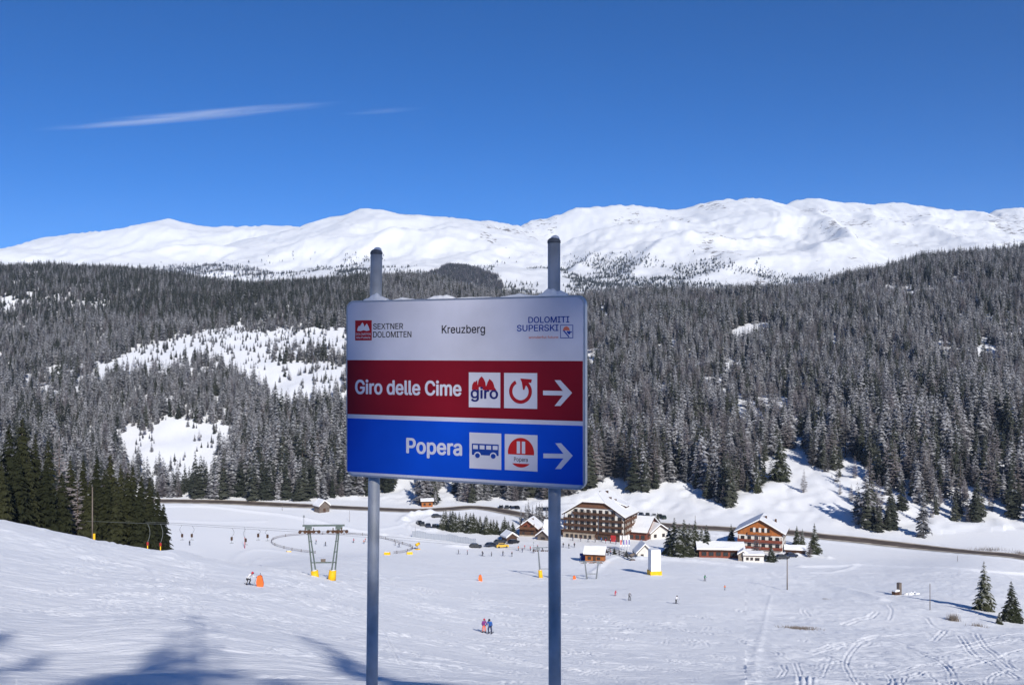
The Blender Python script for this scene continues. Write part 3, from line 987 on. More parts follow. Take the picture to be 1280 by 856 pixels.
# bus tile
r = rect_at(421, 632, 521, 745)
sheet('pictogram_tile', R4(r), M['film_white'], 3.2, panel)
sheet('pictogram_bus', rel(r, (0.08, 0.305), (0.92, 0.305), (0.92, 0.62), (0.08, 0.62)), M['ink_blue'], 4.0, panel)
for x0, x1 in ((0.12, 0.27), (0.33, 0.48), (0.535, 0.685), (0.74, 0.89)):
    sheet('pictogram_window', rel(r, (x0, 0.345), (x1, 0.345), (x1, 0.455), (x0, 0.455)), M['film_white'], 4.6, panel)
for cx in (0.26, 0.755):
    c = [(cx + 0.105 * math.cos(2 * math.pi * i / 20), 0.625 - 0.095 * math.sin(2 * math.pi * i / 20)) for i in range(20)]
    sheet('pictogram_wheel_arch', rel(r, *c), M['film_white'], 4.6, panel)
    c = [(cx + 0.075 * math.cos(2 * math.pi * i / 20), 0.635 - 0.068 * math.sin(2 * math.pi * i / 20)) for i in range(20)]
    sheet('pictogram_wheel', rel(r, *c), M['ink_blue'], 5.2, panel)
# red disc tile
r = rect_at(532, 637, 635, 750.5)
sheet('pictogram_tile', R4(r), M['film_white'], 3.2, panel)
def segment(cx, cy, rx, ry, a0, a1, n=24):
    return [(cx + rx * math.cos(math.radians(a0 + (a1 - a0) * i / n)), cy - ry * math.sin(math.radians(a0 + (a1 - a0) * i / n))) for i in range(n + 1)]
sheet('pictogram_disc', rel(r, *segment(0.5, 0.5, 0.40, 0.41, -8, 188)), M['ink_bright_red'], 4.0, panel)
sheet('pictogram_disc', rel(r, *segment(0.5, 0.5, 0.40, 0.41, 228, 312)), M['ink_bright_red'], 4.0, panel)
for x0 in (0.375, 0.53):
    sheet('pictogram_bar', rel(r, (x0, 0.19), (x0 + 0.10, 0.19), (x0 + 0.10, 0.525), (x0, 0.525)), M['film_white'], 4.8, panel)
tile_text(r, 'Popera', 0.29, 0.63, 0.71, 0.745, M['ink'], 4.2, 0.006)
# arrows
for (ax0, ay, ax1, ytop, ybot, th) in ((652.5, 506, 744, 466, 547, 14.5), (653.5, 703.5, 746, 664, 745, 14.5)):
    w = ax1 - ax0
    pts = [(ax0, ay - th / 2), (ax1 - 29, ay - th / 2 + 1), (ax1 - 55, ytop), (ax1 - 37, ytop), (ax1, ay), (ax1 - 37, ybot), (ax1 - 55, ybot), (ax1 - 29, ay + th / 2 + 1), (ax0, ay + th / 2)]
    sheet('direction_arrow', [cr(*p) for p in pts], M['film_white'], 3.2, panel)

# posts: steel tubes behind the panel, with end caps and a little snow
def post(px_top, py_top, px_low, py_low):
    uo = 0.033 + 0.03
    def where(px, py):
        d = Vector(((px - 640) / F, 1.0, -(py - HY) / F))
        k = (S_C - S_N * uo).dot(S_N) / d.dot(S_N)
        h = Vector((0, 0, CZ)) + d * k
        return Vector(((Vector((h.x, h.y, 0)) - S_C).dot(S_E), uo, h.z - base_z))
    a, b = where(px_top, py_top), where(px_low, py_low)
    t = (-0.35 - a.z) / (b.z - a.z)
    foot = a + (b - a) * t
    r_ = 0.0305
    p = MB().tube(foot, a, r_, n=24).build('post', M['galv'], sign, True)
    for pl in p.data.polygons:
        if len(pl.vertices) > 4: pl.use_smooth = False
    MB().tube(a, a + Vector((0, 0, 0.012)), r_ + 0.002, n=24).ball(a + Vector((0, 0, 0.012)), r_, r_, 0.016, 16, 8).build('post_cap', M['cap'], p, True)
    MB().ball(a + Vector((0.004, 0.004, 0.022)), 0.022, 0.022, 0.016, 14, 8).build('snow_cap', M['snow'], p, True)
    for dz in (0.28, -0.28):                  # clamps that hold the panel's rails
        t = (PZ + dz - a.z) / (b.z - a.z)
        c = a + (b - a) * t
        MB().box(c.x - 0.05, c.x + 0.05, 0.029, 0.10, c.z - 0.02, c.z + 0.02).build('clamp', M['steel'], p)
    return a
pa = post(470.5, 318, 465, 850)
pb = post(692.5, 304, 693.5, 850)
for dz in (0.28, -0.28):
    MB().box(-PW / 2 + 0.06, PW / 2 - 0.06, 0.0282, 0.0325, PZ + dz - 0.03, PZ + dz + 0.03).build('rail', M['alu'], panel)
# snow lying on the top edge
def snow_lump(x0, x1, h, pk=0.5):
    n, m_ = 22, 7
    vs, fs = [], []
    for i in range(n + 1):
        t = i / n
        x = x0 + (x1 - x0) * t
        hh = h * (math.sin(math.pi * t) ** 0.5) * (0.72 + 0.3 * math.exp(-((t - pk) / 0.3) ** 2)) * (1 + 0.16 * math.sin(11 * t + x0 * 40) + 0.1 * math.sin(27 * t + x0 * 90)) + 0.001
        for j in range(m_):
            a = math.pi * j / (m_ - 1)
            vs.append((x, 0.014 - 0.019 * math.cos(a), PZ + PH / 2 - 0.002 + hh * math.sin(a) ** 0.8))
    for i in range(n):
        for j in range(m_ - 1):
            k = i * m_ + j
            fs.append((k, k + 1, k + m_ + 1, k + m_))
    return MB().add(vs, fs).build('snow_cap', M['snow'], panel, True)
def ux(cx): return cr(cx, 205)[0]
snow_lump(ux(86), ux(160), 0.032, 0.5)
snow_lump(ux(178), ux(242), 0.011)
snow_lump(ux(285), ux(372), 0.020, 0.6)
snow_lump(ux(372), ux(500), 0.006)
snow_lump(ux(515), ux(640), 0.014, 0.4)
snow_lump(ux(632), ux(728), 0.034, 0.5)
# ================================================================== TREES
def needle_mat(name, green, snow_amt, snow_col=(0.80, 0.82, 0.85), green_var=0.3, scale=1.1, most=1.0, spread=0.36):
    """foliage carrying snow: 'frost' (per vertex) and the upward facing sides decide where it lies"""
    m = mat(name, green, 0.85, spec=0.15)
    n, l = m.node_tree.nodes, m.node_tree.links
    b = n['Principled BSDF']
    tc = n.new('ShaderNodeTexCoord')
    at_ = n.new('ShaderNodeAttribute'); at_.attribute_name = 'frost'
    oi = n.new('ShaderNodeObjectInfo')
    ns = n.new('ShaderNodeTexNoise'); ns.inputs['Scale'].default_value = scale; ns.inputs['Detail'].default_value = 4
    l.new(tc.outputs['Object'], ns.inputs['Vector'])
    a1 = n.new('ShaderNodeMath'); a1.operation = 'MULTIPLY_ADD'; a1.inputs[1].default_value = 0.9
    l.new(ns.outputs['Fac'], a1.inputs[0]); l.new(at_.outputs['Fac'], a1.inputs[2])
    a2 = n.new('ShaderNodeMath'); a2.operation = 'MULTIPLY_ADD'; a2.inputs[1].default_value = 0.22
    l.new(oi.outputs['Random'], a2.inputs[0]); l.new(a1.outputs[0], a2.inputs[2])
    mr = n.new('ShaderNodeMapRange'); mr.inputs[1].default_value = 1.36 - snow_amt; mr.inputs[2].default_value = 1.36 + spread - snow_amt; mr.inputs[4].default_value = most
    l.new(a2.outputs[0], mr.inputs[0])
    gr = n.new('ShaderNodeMix'); gr.data_type = 'RGBA'
    gr.inputs[6].default_value = (*[c * (1 - green_var) for c in green], 1)
    gr.inputs[7].default_value = (green[0] * (1 + 1.5 * green_var), green[1] * (1 + green_var), green[2] * (1 + green_var), 1)
    l.new(oi.outputs['Random'], gr.inputs[0])
    mx = n.new('ShaderNodeMix'); mx.data_type = 'RGBA'
    mx.inputs[7].default_value = (*snow_col, 1)
    l.new(mr.outputs[0], mx.inputs[0]); l.new(gr.outputs[2], mx.inputs[6]); l.new(mx.outputs[2], b.inputs['Base Color'])
    return m
M['needles'] = needle_mat('green_needles', (0.042, 0.050, 0.036), 0.46, scale=1.8, most=0.6, spread=0.6)
M['needles_snowy'] = needle_mat('snow_laden_needles', (0.036, 0.044, 0.022), 0.60, scale=1.6, most=0.75, spread=0.55)
M['needles_dark'] = needle_mat('dark_green_needles', (0.026, 0.031, 0.0135), -0.02, most=0.7, scale=2.0)
M['needles_frost'] = needle_mat('frosted_needles', (0.098, 0.103, 0.110), 0.88, scale=2.2, most=0.64, spread=0.8)
M['larch'] = needle_mat('bare_larch_twigs', (0.175, 0.168, 0.172), 0.70, (0.72, 0.72, 0.74), scale=2.2, most=0.5, spread=0.75)

def crown_mesh(name, seed, H, Rr, levels, nb, detail, m, start=0.07, droop=0.35, curve=0.8, wid=0.36, thin=1.0):
    """spruce or larch crown: whorls of drooping, tent-shaped boughs with side sprays"""
    r = np.random.default_rng(seed)
    V, Fc, S = [], [], []
    def vert(x, y, z, s):
        V.append((x, y, z)); S.append(s); return len(V) - 1
    for i in range(levels):
        t = start + (1 - start) * ((i + r.uniform(-0.3, 0.3)) / levels)
        t = min(max(t, start), 0.985)
        z0 = t * H
        rad0 = Rr * (1 - t) ** curve * min(1.0, 0.55 + (t - start) * 4.0)
        k = max(4, int(nb * (0.45 + 0.55 * (1 - t))))
        a0 = r.uniform(0, 6.28)
        for j in range(k):
            z0 = t * H + r.uniform(-0.5, 0.5) * H / levels
            a = a0 + 6.2832 * j / k + r.uniform(-0.35, 0.35)
            rad = rad0 * r.uniform(0.42, 1.18) + 0.10
            dr = droop * r.uniform(0.6, 1.3)
            ca, sa = math.cos(a), math.sin(a)
            w = (rad * wid + 0.12) * r.uniform(0.7, 1.25) * thin
            s = r.uniform(-0.25, 0.35) + 0.35 * (t - 0.4)
            up = 0.06 * rad
            def p(f, side, dz, ss):
                return vert(ca * rad * f - sa * side, sa * rad * f + ca * side, z0 + up * f - dr * rad * f * f + dz, s + ss)
            root = p(0.02, 0, 0.04 * rad, -0.2)
            mc = p(0.55, 0, 0.10 * w, 0.25)
            ml = p(0.50, w, -0.42 * w, -0.2)
            mr_ = p(0.50, -w, -0.42 * w, -0.2)
            tip = p(1.0, 0, -0.03 * w, 0.1)
            Fc += [(root, ml, mc), (root, mc, mr_), (ml, tip, mc), (mc, tip, mr_)]
            if detail > 0:
                for q in range(detail):
                    f = 0.30 + 0.62 * (q + r.uniform(0, 1)) / detail
                    for sd in (-1, 1):
                        ln = w * r.uniform(0.9, 1.7) * (1.1 - 0.6 * f)
                        b0 = p(f - 0.10, 0, 0.05 * w, 0.15)
                        b1 = p(f + 0.08, 0, 0.02 * w, 0.15)
                        b2 = p(f + 0.16, sd * ln, -0.55 * ln, r.uniform(-0.4, 0.35))
                        Fc.append((b0, b1, b2) if sd < 0 else (b1, b0, b2))
    # leader
    a, b_, c, d = vert(0.09, 0, H * 0.955, 0.2), vert(-0.05, 0.08, H * 0.955, 0.2), vert(-0.05, -0.08, H * 0.955, 0.2), vert(0, 0, H, 0.3)
    Fc += [(a, b_, d), (b_, c, d), (c, a, d)]
    me = bpy.data.meshes.new(name)
    fill_mesh(me, np.array(V), np.array(Fc), smooth=False)
    float_attr(me, 'frost', np.array(S))
    me.materials.append(m)
    return me

def trunk_mesh(name, H, r0, limbs=6, seed=1, bare=0.2):
    r = np.random.default_rng(seed)
    b = MB()
    n = 7
    zs = [-0.8, 0.0, 0.25 * H, 0.6 * H, 0.97 * H]
    rs = [r0 * 1.25, r0, r0 * 0.75, r0 * 0.42, r0 * 0.08]
    for z0, z1, ra, rb in zip(zs[:-1], zs[1:], rs[:-1], rs[1:]):
        b.tube((0, 0, z0), (0, 0, z1), ra, rb, n, 0, False)
    for i in range(limbs):
        z = H * r.uniform(0.06, 0.7)
        a = r.uniform(0, 6.28)
        ln = H * 0.10 * (1.1 - z / H)
        b.tube((0, 0, z), (math.cos(a) * ln, math.sin(a) * ln, z - 0.15 * ln), r0 * 0.22, r0 * 0.06, 4, 0, False)
    return b.mesh(name, M['bark'], True)

# crowns at unit size: about 10 m high, scaled when planted
KINDS = {}
def kind(name, crown_m, trunk_m):
    KINDS.setdefault(name, []).append((crown_m, trunk_m))
for s in range(4):
    tr = trunk_mesh('trunk', 10, 0.16, 10, s)
    kind('near_spruce', crown_mesh('crown', 40 + s, 10, 1.8 + 0.15 * s, 40, 12, 4, M['needles_dark'], 0.05 + 0.03 * (s % 3), 0.46, 0.72, 0.24), tr)
    kind('snowy_spruce', crown_mesh('crown', 50 + s, 10, 2.5 + 0.15 * s, 27, 13, 3, M['needles_snowy'], 0.02, 0.36, 0.85, 0.32), tr)
for s in range(3):
    tr = trunk_mesh('trunk', 10, 0.13, 5, 10 + s)
    kind('frosted_spruce', crown_mesh('crown', 60 + s, 10, 1.85 + 0.22 * s, 18, 9, 1, M['needles_frost'], 0.03, 0.40, 0.8, 0.38), tr)
    kind('green_spruce', crown_mesh('crown', 70 + s, 10, 1.85 + 0.22 * s, 18, 9, 1, M['needles'], 0.03, 0.40, 0.8, 0.38), tr)
    kind('open_larch', crown_mesh('crown', 90 + s, 10, 1.7 + 0.2 * s, 15, 6, 2, M['larch'], 0.12, 0.05, 0.75, 0.11, 0.5), tr)
    kind('bare_larch', crown_mesh('crown', 80 + s, 10, 1.8 + 0.22 * s, 21, 10, 3, M['larch'], 0.06, 0.05, 0.75, 0.17, 0.75), tr)

NTREE = 0
def plant(name, kindname, x, y, h, label, group, wide=1.0, z=None, var=None, lean=0.0):
    global NTREE
    NTREE += 1
    cm, tm = KINDS[kindname][(NTREE if var is None else var) % len(KINDS[kindname])]
    z = gz(x, y) if z is None else z
    t = empty(name, (x, y, z - 0.1), random.uniform(0, 6.28), label, 'tree', group)
    t.rotation_euler[0] = lean
    s = h / 10.0
    c = inst('crown', cm, t, scale=(s * wide, s * wide, s))
    k = inst('trunk', tm, t, scale=(s, s, s))
    return t
def plant_px(name, kindname, px, py, hpx, label, group, dmin=24, dmax=2300, **kw):
    p = at(px, py, dmin, dmax)
    return plant(name, kindname, p.x, p.y, hpx * p.y / F, label, group, **kw)

# --- the dark wood at the left edge of the piste: (column, distance, photo row of the tip)
LW = [(-8, 150, 532), (12, 158, 528), (28, 164, 520), (44, 166, 541), (60, 168, 548), (22, 150, 560), (74, 170, 543), (88, 173, 568), (104, 172, 573), (121, 172, 570),
      (57, 156, 575), (36, 153, 566), (97, 162, 590), (138, 170, 566), (131, 164, 584), (151, 172, 578), (166, 172, 581), (160, 165, 588), (177, 173, 592), (187, 171, 596), (197, 170, 612),
      (146, 162, 605), (174, 163, 610), (190, 164, 622), (201, 166, 636), (78, 158, 588), (112, 162, 600), (-22, 160, 530), (-35, 152, 528), (204, 172, 628), (2, 142, 575)]
GL = 'dark spruces in the wood left of the piste'
ORD = ('first', 'second', 'third', 'fourth', 'fifth', 'sixth', 'seventh', 'eighth', 'ninth', 'tenth', 'eleventh', 'twelfth', 'thirteenth', 'fourteenth', 'fifteenth', 'sixteenth', 'seventeenth', 'eighteenth', 'nineteenth', 'twentieth', 'twenty-first', 'twenty-second', 'twenty-third')
FR = sorted([t for t in LW if t[1] < 166 and t[0] > -5])
BK = sorted([t for t in LW if t[1] >= 166 and t[0] > -5])
for i, (px, D, pt) in enumerate(LW):
    g = on_column(px, D)
    top = CZ - (pt - HY) * D / F
    h = max(6.0, top - g.z)
    row = FR if D < 166 else BK
    lab = 'dark spruce just outside the left frame edge, beside the left wood' if px < -5 else f'{ORD[row.index((px, D, pt))]} dark spruce from the left in the {"front" if D < 166 else "back"} row of the left wood'
    grp = GL
    k, nm, wd = 'near_spruce', 'spruce_tree', 0.85 if h > 14 else 1.0
    if i in (6, 12):
        k, nm, wd = 'bare_larch', 'larch_tree', 1.0
        lab = 'bare reddish brown larch among the dark spruces of the left wood' if i == 6 else 'smaller bare larch between dark spruces in the left wood'
        grp = None
    if i == 24:
        lab, grp = 'low outermost dark spruce at the right end of the left wood', None
    plant(nm, k, g.x, g.y, h, lab, grp, wide=wd, z=g.z)

# --- the two snowy spruces on the slope at the right
plant_px('spruce_tree', 'snowy_spruce', 1230, 763, 63, 'tall snow dusted spruce standing alone on the open slope, long shadow to its left', None, 100, 330, wide=0.95, var=1)
plant_px('spruce_tree', 'snowy_spruce', 1264, 776, 51, 'shorter snow dusted spruce by the right frame edge, in front of the taller one', None, 100, 330, wide=1.1, var=3)
plant_px('spruce_tree', 'snowy_spruce', 1249, 780, 16, 'tiny young spruce at the foot of the shorter right hand spruce', None, 100, 330, wide=1.3, var=2)
# --- trees between the two hotels and round the small one
for px, py, h, w, v, lab in (
    (843, 694, 48, 0.9, 0, 'slim snowy spruce at the left end of the row between the two hotels'),
    (849, 695, 40, 1.1, 2, 'bushy spruce second from the left between the two hotels'),
    (862, 695, 42, 1.0, 1, 'snowy spruce in the middle of the row between the two hotels'),
    (869, 694, 45, 0.85, 3, 'narrow spruce right of the middle in the row between the hotels'),
    (883, 695, 40, 0.95, 0, 'right hand spruce of the row beside the long low building'),
    (914, 682, 28, 0.8, 1, 'slim spruce at the left corner of the orange gabled hotel'),
    (964, 702, 22, 1.1, 2, 'young green spruce in front of the orange gabled hotel'),
    (996, 682, 26, 0.75, 3, 'slim spruce nearest the right corner of the orange hotel'),
    (1003, 682, 22, 0.75, 0, 'small slim spruce, middle of the three right of the orange hotel'),
    (1018, 694, 41, 0.8, 1, 'tallest dark spruce, outermost of the three right of the orange hotel'),
    (837, 692, 36, 0.9, 3, 'low dark spruce, outermost at the left of the row between the hotels'),
    (855, 692, 44, 0.9, 3, 'tall spruce just left of the middle in the row between the hotels'),
    (877, 692, 34, 0.9, 2, 'shorter spruce squeezed in before the right end of the row between the hotels'),
    (822, 664, 24, 0.8, 2, 'thin spruce behind the low white building between the hotels')):
    plant_px('spruce_tree', 'snowy_spruce', px, py, h, lab, None, 300, 470, wide=w * 1.3, var=v)
plant_px('larch_tree', 'bare_larch', 945, 695, 29, 'bare grey broad tree standing in front of the orange hotel', None, 300, 470, wide=1.5)
plant_px('larch_tree', 'bare_larch', 1012, 696, 18, 'low bare bushy tree left of the tallest spruce by the orange hotel', None, 300, 470, wide=1.5)
# --- the planted row of young spruces by the car park
for i in range(21):
    t = i / 20
    px = 553 + 87 * t + random.uniform(-1.5, 1.5)
    py = 662 + 7.5 * t + random.uniform(-0.7, 0.7)
    plant_px('spruce_tree', 'snowy_spruce', px, py, random.uniform(20, 28) * (1 - 0.12 * t), f'{ORD[i]} young spruce from the left end of the planted row behind the car park', 'young spruces in the planted row', 300, 470, wide=random.uniform(1.1, 1.35))
for i in range(9):
    plant_px('spruce_tree', 'frosted_spruce', 652 + i * 4.4 + random.uniform(-1, 1), random.uniform(652, 658), random.uniform(22, 32), f'{ORD[i]} frosted spruce from the left in the clump behind the small brown chalet', 'spruces behind the small chalet', 300, 500, wide=0.9)

# --- the forest on the hillside
FOOT = [(-60, 622), (60, 622), (200, 622), (300, 624), (345, 626), (400, 625), (430, 622), (470, 618), (490, 612), (500, 596), (522, 598), (526, 632), (548, 632), (553, 602), (566, 602), (570, 625), (590, 628), (600, 627), (700, 624), (735, 612), (750, 598), (770, 602), (790, 616), (812, 622), (825, 604), (850, 602), (868, 606), (878, 618), (905, 634), (916, 632), (925, 612), (940, 614), (955, 604), (972, 600), (986, 596), (990, 556), (1005, 560), (1020, 590), (1042, 606), (1060, 624), (1072, 660), (1082, 668), (1112, 668), (1122, 640), (1140, 652), (1150, 674), (1163, 674), (1172, 642), (1188, 650), (1205, 656), (1228, 656), (1238, 640), (1246, 630), (1258, 640), (1272, 656), (1400, 664)]
_FT = np.array(FOOT, float)
def inside(poly, x, y):
    r = np.zeros(len(x), bool)
    n = len(poly)
    for i in range(n):
        x0, y0 = poly[i]
        x1, y1 = poly[(i + 1) % n]
        if y0 == y1: continue
        c = ((y0 > y) != (y1 > y)) & (x < (x1 - x0) * (y - y0) / (y1 - y0) + x0)
        r ^= c
    return r
# open patches (photo outline of the bare snow) and how many trees stand in them
OPEN = [([(150, 560), (160, 536), (172, 530), (182, 552), (196, 530), (214, 522), (240, 528), (292, 538), (290, 556), (272, 566), (262, 580), (215, 588), (170, 580)], 0.03),
        ([(112, 468), (150, 446), (170, 434), (215, 424), (262, 412), (292, 409), (330, 417), (360, 412), (432, 410), (436, 436), (380, 432), (330, 440), (345, 452), (400, 452), (436, 458), (430, 488), (402, 494), (372, 504), (342, 498), (332, 478), (300, 462), (276, 452), (252, 448), (225, 456), (200, 462), (160, 466)], 0.09),
        ([(8, 476), (40, 466), (70, 455), (112, 452), (150, 448), (150, 468), (110, 474), (60, 482), (20, 486)], 0.13),
        ([(908, 422), (918, 410), (946, 402), (975, 402), (960, 408), (938, 414), (922, 424)], 0.0),
        ([(900, 442), (908, 422), (922, 424), (914, 442)], 0.4),
        ([(902, 458), (920, 446), (930, 452), (912, 462)], 0.2),
        ([(1222, 440), (1228, 424), (1242, 420), (1252, 436), (1246, 442)], 0.0),
        ([(740, 388), (756, 378), (764, 390), (750, 402)], 0.1),
        ([(828, 418), (840, 412), (846, 424), (834, 432)], 0.15), ([(1112, 430), (1130, 424), (1136, 434), (1118, 440)], 0.2), ([(858, 438), (866, 432), (870, 446), (860, 452)], 0.15), ([(2, 372), (16, 370), (14, 382), (0, 384)], 0.1), ([(30, 352), (40, 348), (44, 360), (34, 362)], 0.2), ([(168, 352), (180, 352), (182, 362), (170, 362)], 0.2), ([(1085, 330), (1110, 326), (1112, 334), (1088, 338)], 0.2), ([(920, 500), (940, 492), (948, 512), (930, 520)], 0.25), ([(1095, 545), (1112, 530), (1122, 548), (1104, 560)], 0.25), ([(1200, 560), (1216, 548), (1224, 566), (1206, 576)], 0.25),
        ([(958, 578), (972, 562), (1004, 558), (1010, 575), (985, 598), (960, 590)], 0.12),
        ([(965, 560), (980, 525), (1005, 522), (1008, 558)], 0.5),
        ([(1040, 560), (1060, 545), (1078, 552), (1072, 572), (1050, 575)], 0.2),
        ([(755, 590), (772, 560), (790, 562), (784, 590), (772, 600)], 0.2),
        ([(828, 600), (834, 560), (846, 556), (842, 600)], 0.1),
        ([(1050, 595), (1085, 612), (1100, 640), (1075, 640)], 0.3),
        ([(1128, 640), (1142, 622), (1160, 634), (1156, 655), (1136, 660)], 0.2),
        ([(1165, 640), (1180, 622), (1195, 640), (1178, 655)], 0.15),
        ([(1000, 352), (1040, 350), (1040, 362), (1000, 362)], 0.2),
        ([(180, 332), (270, 345), (330, 352), (260, 356), (190, 345)], 0.5)]
def forest_density(px, py, x, y):
    d = np.ones(len(px))
    foot = np.interp(px, _FT[:, 0], _FT[:, 1]) + 2.5 * vnoise(x / 6, y / 6, 301)
    d[py > foot] = 0
    for poly, k in OPEN:
        jx = px + 9 * vnoise(x / 14, y / 14, 302) + 4 * vnoise(x / 5, y / 5, 307)
        jy = py + 5 * vnoise(x / 14, y / 14, 303) + 3 * vnoise(x / 5, y / 5, 308)
        clump = vnoise(x / 16, y / 30, 309) + 0.5 * vnoise(x / 6, y / 9, 310)
        up = np.where(k < 0.3, 9.0 * F / y, 0)        # room for the crowns in front as well
        d[inside(poly, jx, jy) | inside(poly, jx, jy - up) | inside(poly, jx, jy - 0.5 * up)] *= (np.where(clump > 0.5, max(k, 0.5), k) if k < 0.3 else k + 0 * clump)[inside(poly, jx, jy) | inside(poly, jx, jy - up) | inside(poly, jx, jy - 0.5 * up)]
    gaps = vnoise(x / 34, y / 46, 305) + 0.5 * vnoise(x / 13, y / 16, 306)
    d *= np.where(gaps < np.where(px > 700, -0.72, -0.8), 0.2, 1.0)
    thin_ = vnoise(x / 24, y / 30, 313) + 0.4 * vnoise(x / 9, y / 9, 314)
    d *= np.where((thin_ < -0.55) & (px > 700), 0.3, 1.0)
    return d
n_try = 190000
ss = np.sqrt(rng.uniform((385 / 2050) ** 2, 1, n_try)) * 2050
uu = rng.uniform(-0.60, 0.60, n_try)
fx, fy = uu * ss, ss
fz = ground(fx, fy)
fpx, fpy = px_of(fx, fy, fz)
ok = rng.uniform(0, 1, n_try) < forest_density(fpx, fpy, fx, fy) * np.where(fy > 1100, 0.9, 0.95)
# thin out trees that crowd each other close by
fx, fy, fz, fpx, fpy = fx[ok], fy[ok], fz[ok], fpx[ok], fpy[ok]
o_ = np.argsort(fy)
fx, fy, fz, fpx, fpy = fx[o_], fy[o_], fz[o_], fpx[o_], fpy[o_]
cell = {}
keep = np.ones(len(fx), bool)
for i in range(len(fx)):
    c = (int(fx[i] // 3.4), int(fy[i] // 3.4))
    if c in cell: keep[i] = False
    else: cell[c] = 1
fx, fy, fz, fpx, fpy = fx[keep], fy[keep], fz[keep], fpx[keep], fpy[keep]
N = len(fx)
stand = vnoise(fx / 60, fy / 90, 311) + 0.5 * vnoise(fx / 22, fy / 30, 312)
hh = (12.5 + 4.2 * stand + rng.normal(0, 3.2, N)) * np.where(fpx > 735, 1.12 + 0.36 * (1 - sstep(470, 720, fy)), 1.0 + 0.15 * (1 - sstep(540, 700, fy)))
hh *= np.where(inside(OPEN[1][0], fpx, fpy) | inside(OPEN[0][0], fpx, fpy), 0.45, 1.0)
hh *= 1 - 0.25 * sstep(1100, 1600, fy)
hh = np.clip(hh, 3.0, 25.0)
u_ = rng.uniform(0, 1, N)
lar = np.where(fpx > 700, 0.24, 0.12) + 0.26 * (stand < -0.45) * (fpx > 700)
grn = np.where(fpx > 700, 0.16, 0.16) + np.where(fy < 520, 0.22, 0.0) + 0.22 * (stand > 0.45) + 0.42 * (fpy < 405) * (fpx < 460)
ki = np.where(u_ < lar, 0, np.where(u_ < lar + grn, 2, 1))      # 0 larch, 1 frosted, 2 green
vis = (fpx > -25) & (fpx < 1305)
hid = (fpx > 440) & (fpx < 725) & (fpy < 598)                    # behind the sign panel
size = np.where(vis & ~hid, hh / fy, 0)
front = np.argsort(-size)[:150]
near = np.zeros(N, bool)
near[front] = True
KN = ('bare_larch', 'frosted_spruce', 'green_spruce')
WORDS = {0: 'bare brown larch', 1: 'frost covered spruce', 2: 'dark green spruce'}
def foot_of(px):
    if px > 1030: return 'at the foot of the hill above the right hand road'
    if px > 860: return 'on the slope behind the orange gabled hotel'
    if px > 700: return 'at the forest edge behind the big hotel'
    if px > 455: return 'at the forest edge under the sign'
    return 'behind the road left of the sign'
rows = {}
for i in front:
    rows.setdefault((int(ki[i]), foot_of(fpx[i])), []).append(i)
for (k_, where), members in rows.items():
    members.sort(key=lambda i: fpx[i])
    for n_, i in enumerate(members):
        w = WORDS[k_]
        lab = f'{w} {where}'
        if len(members) == 1: lab = f'only {w} {where}'
        elif len(members) <= 12: lab = f'{ORD[n_]} {w} from the left {where}'
        plant('larch_tree' if k_ == 0 else 'spruce_tree', KN[k_], fx[i], fy[i], float(hh[i]) * 1.08, lab, ('bare brown larches ' if k_ == 0 else w + 's ') + where, wide=random.uniform(0.85, 1.15), z=float(fz[i]))
# the big dark spruce standing free above the orange hotel, and its neighbours
plant_px('spruce_tree', 'snowy_spruce', 975, 601, 62, 'big broad dark spruce standing free on the snow slope above the orange hotel', None, 380, 700, wide=1.0, var=1)
plant_px('spruce_tree', 'snowy_spruce', 947, 616, 40, 'slender spruce standing in front of the big dark one above the orange hotel', None, 380, 700, wide=0.7, var=0)
plant_px('spruce_tree', 'green_spruce', 913, 633, 62, 'tall spruce reaching lowest down the slope between the hotels', None, 380, 700, wide=1.0, var=1)
plant_px('spruce_tree', 'green_spruce', 905, 628, 66, 'tall spruce just behind the lowest one on the slope between the hotels', None, 380, 700, wide=0.9, var=2)
for px, py, h in ((1005, 615, 30), (1064, 626, 22), (1050, 618, 18)):
    plant_px('larch_tree', 'bare_larch', px, py, h, 'small bare larch on the open snow slope above the road', 'small bare larches on the open slope', 380, 700, wide=1.1)

far = np.where(~near)[0]
# prototypes joined with their trunks, placed by geometry nodes as one mass
protos = bpy.data.collections.new('forest_trees')
def joined(name, kindname, k):
    cm, tm = KINDS[kindname][k]
    b = bmesh.new()
    b.from_mesh(cm)
    me = bpy.data.meshes.new(name)
    b.to_mesh(me); b.free()
    float_attr(me, 'frost', np.array([d.value for d in cm.attributes['frost'].data])) if 'frost' not in me.attributes else None
    me.materials.append(cm.materials[0])
    o = bpy.data.objects.new(name, me)
    protos.objects.link(o)
order = []
for ki_, kn in enumerate(KN):
    for k in range(3):
        joined(kn + '_tree' + ('' if k == 0 else '.%03d' % k), kn, k)
        order.append((ki_, k))
tree_group = bpy.data.node_groups.new('forest', 'GeometryNodeTree')
tree_group.interface.new_socket('Geometry', in_out='INPUT', socket_type='NodeSocketGeometry')
tree_group.interface.new_socket('Geometry', in_out='OUTPUT', socket_type='NodeSocketGeometry')
gn, gl = tree_group.nodes, tree_group.links
gi, go = gn.new('NodeGroupInput'), gn.new('NodeGroupOutput')
ci = gn.new('GeometryNodeCollectionInfo')
ci.inputs['Collection'].default_value = protos
ci.inputs['Separate Children'].default_value = True
ci.inputs['Reset Children'].default_value = True
iop = gn.new('GeometryNodeInstanceOnPoints')
iop.inputs['Pick Instance'].default_value = True
def named(nm, tp):
    a = gn.new('GeometryNodeInputNamedAttribute')
    a.data_type = tp
    a.inputs['Name'].default_value = nm
    return a.outputs['Attribute']
gl.new(gi.outputs[0], iop.inputs['Points'])
gl.new(ci.outputs[0], iop.inputs['Instance'])
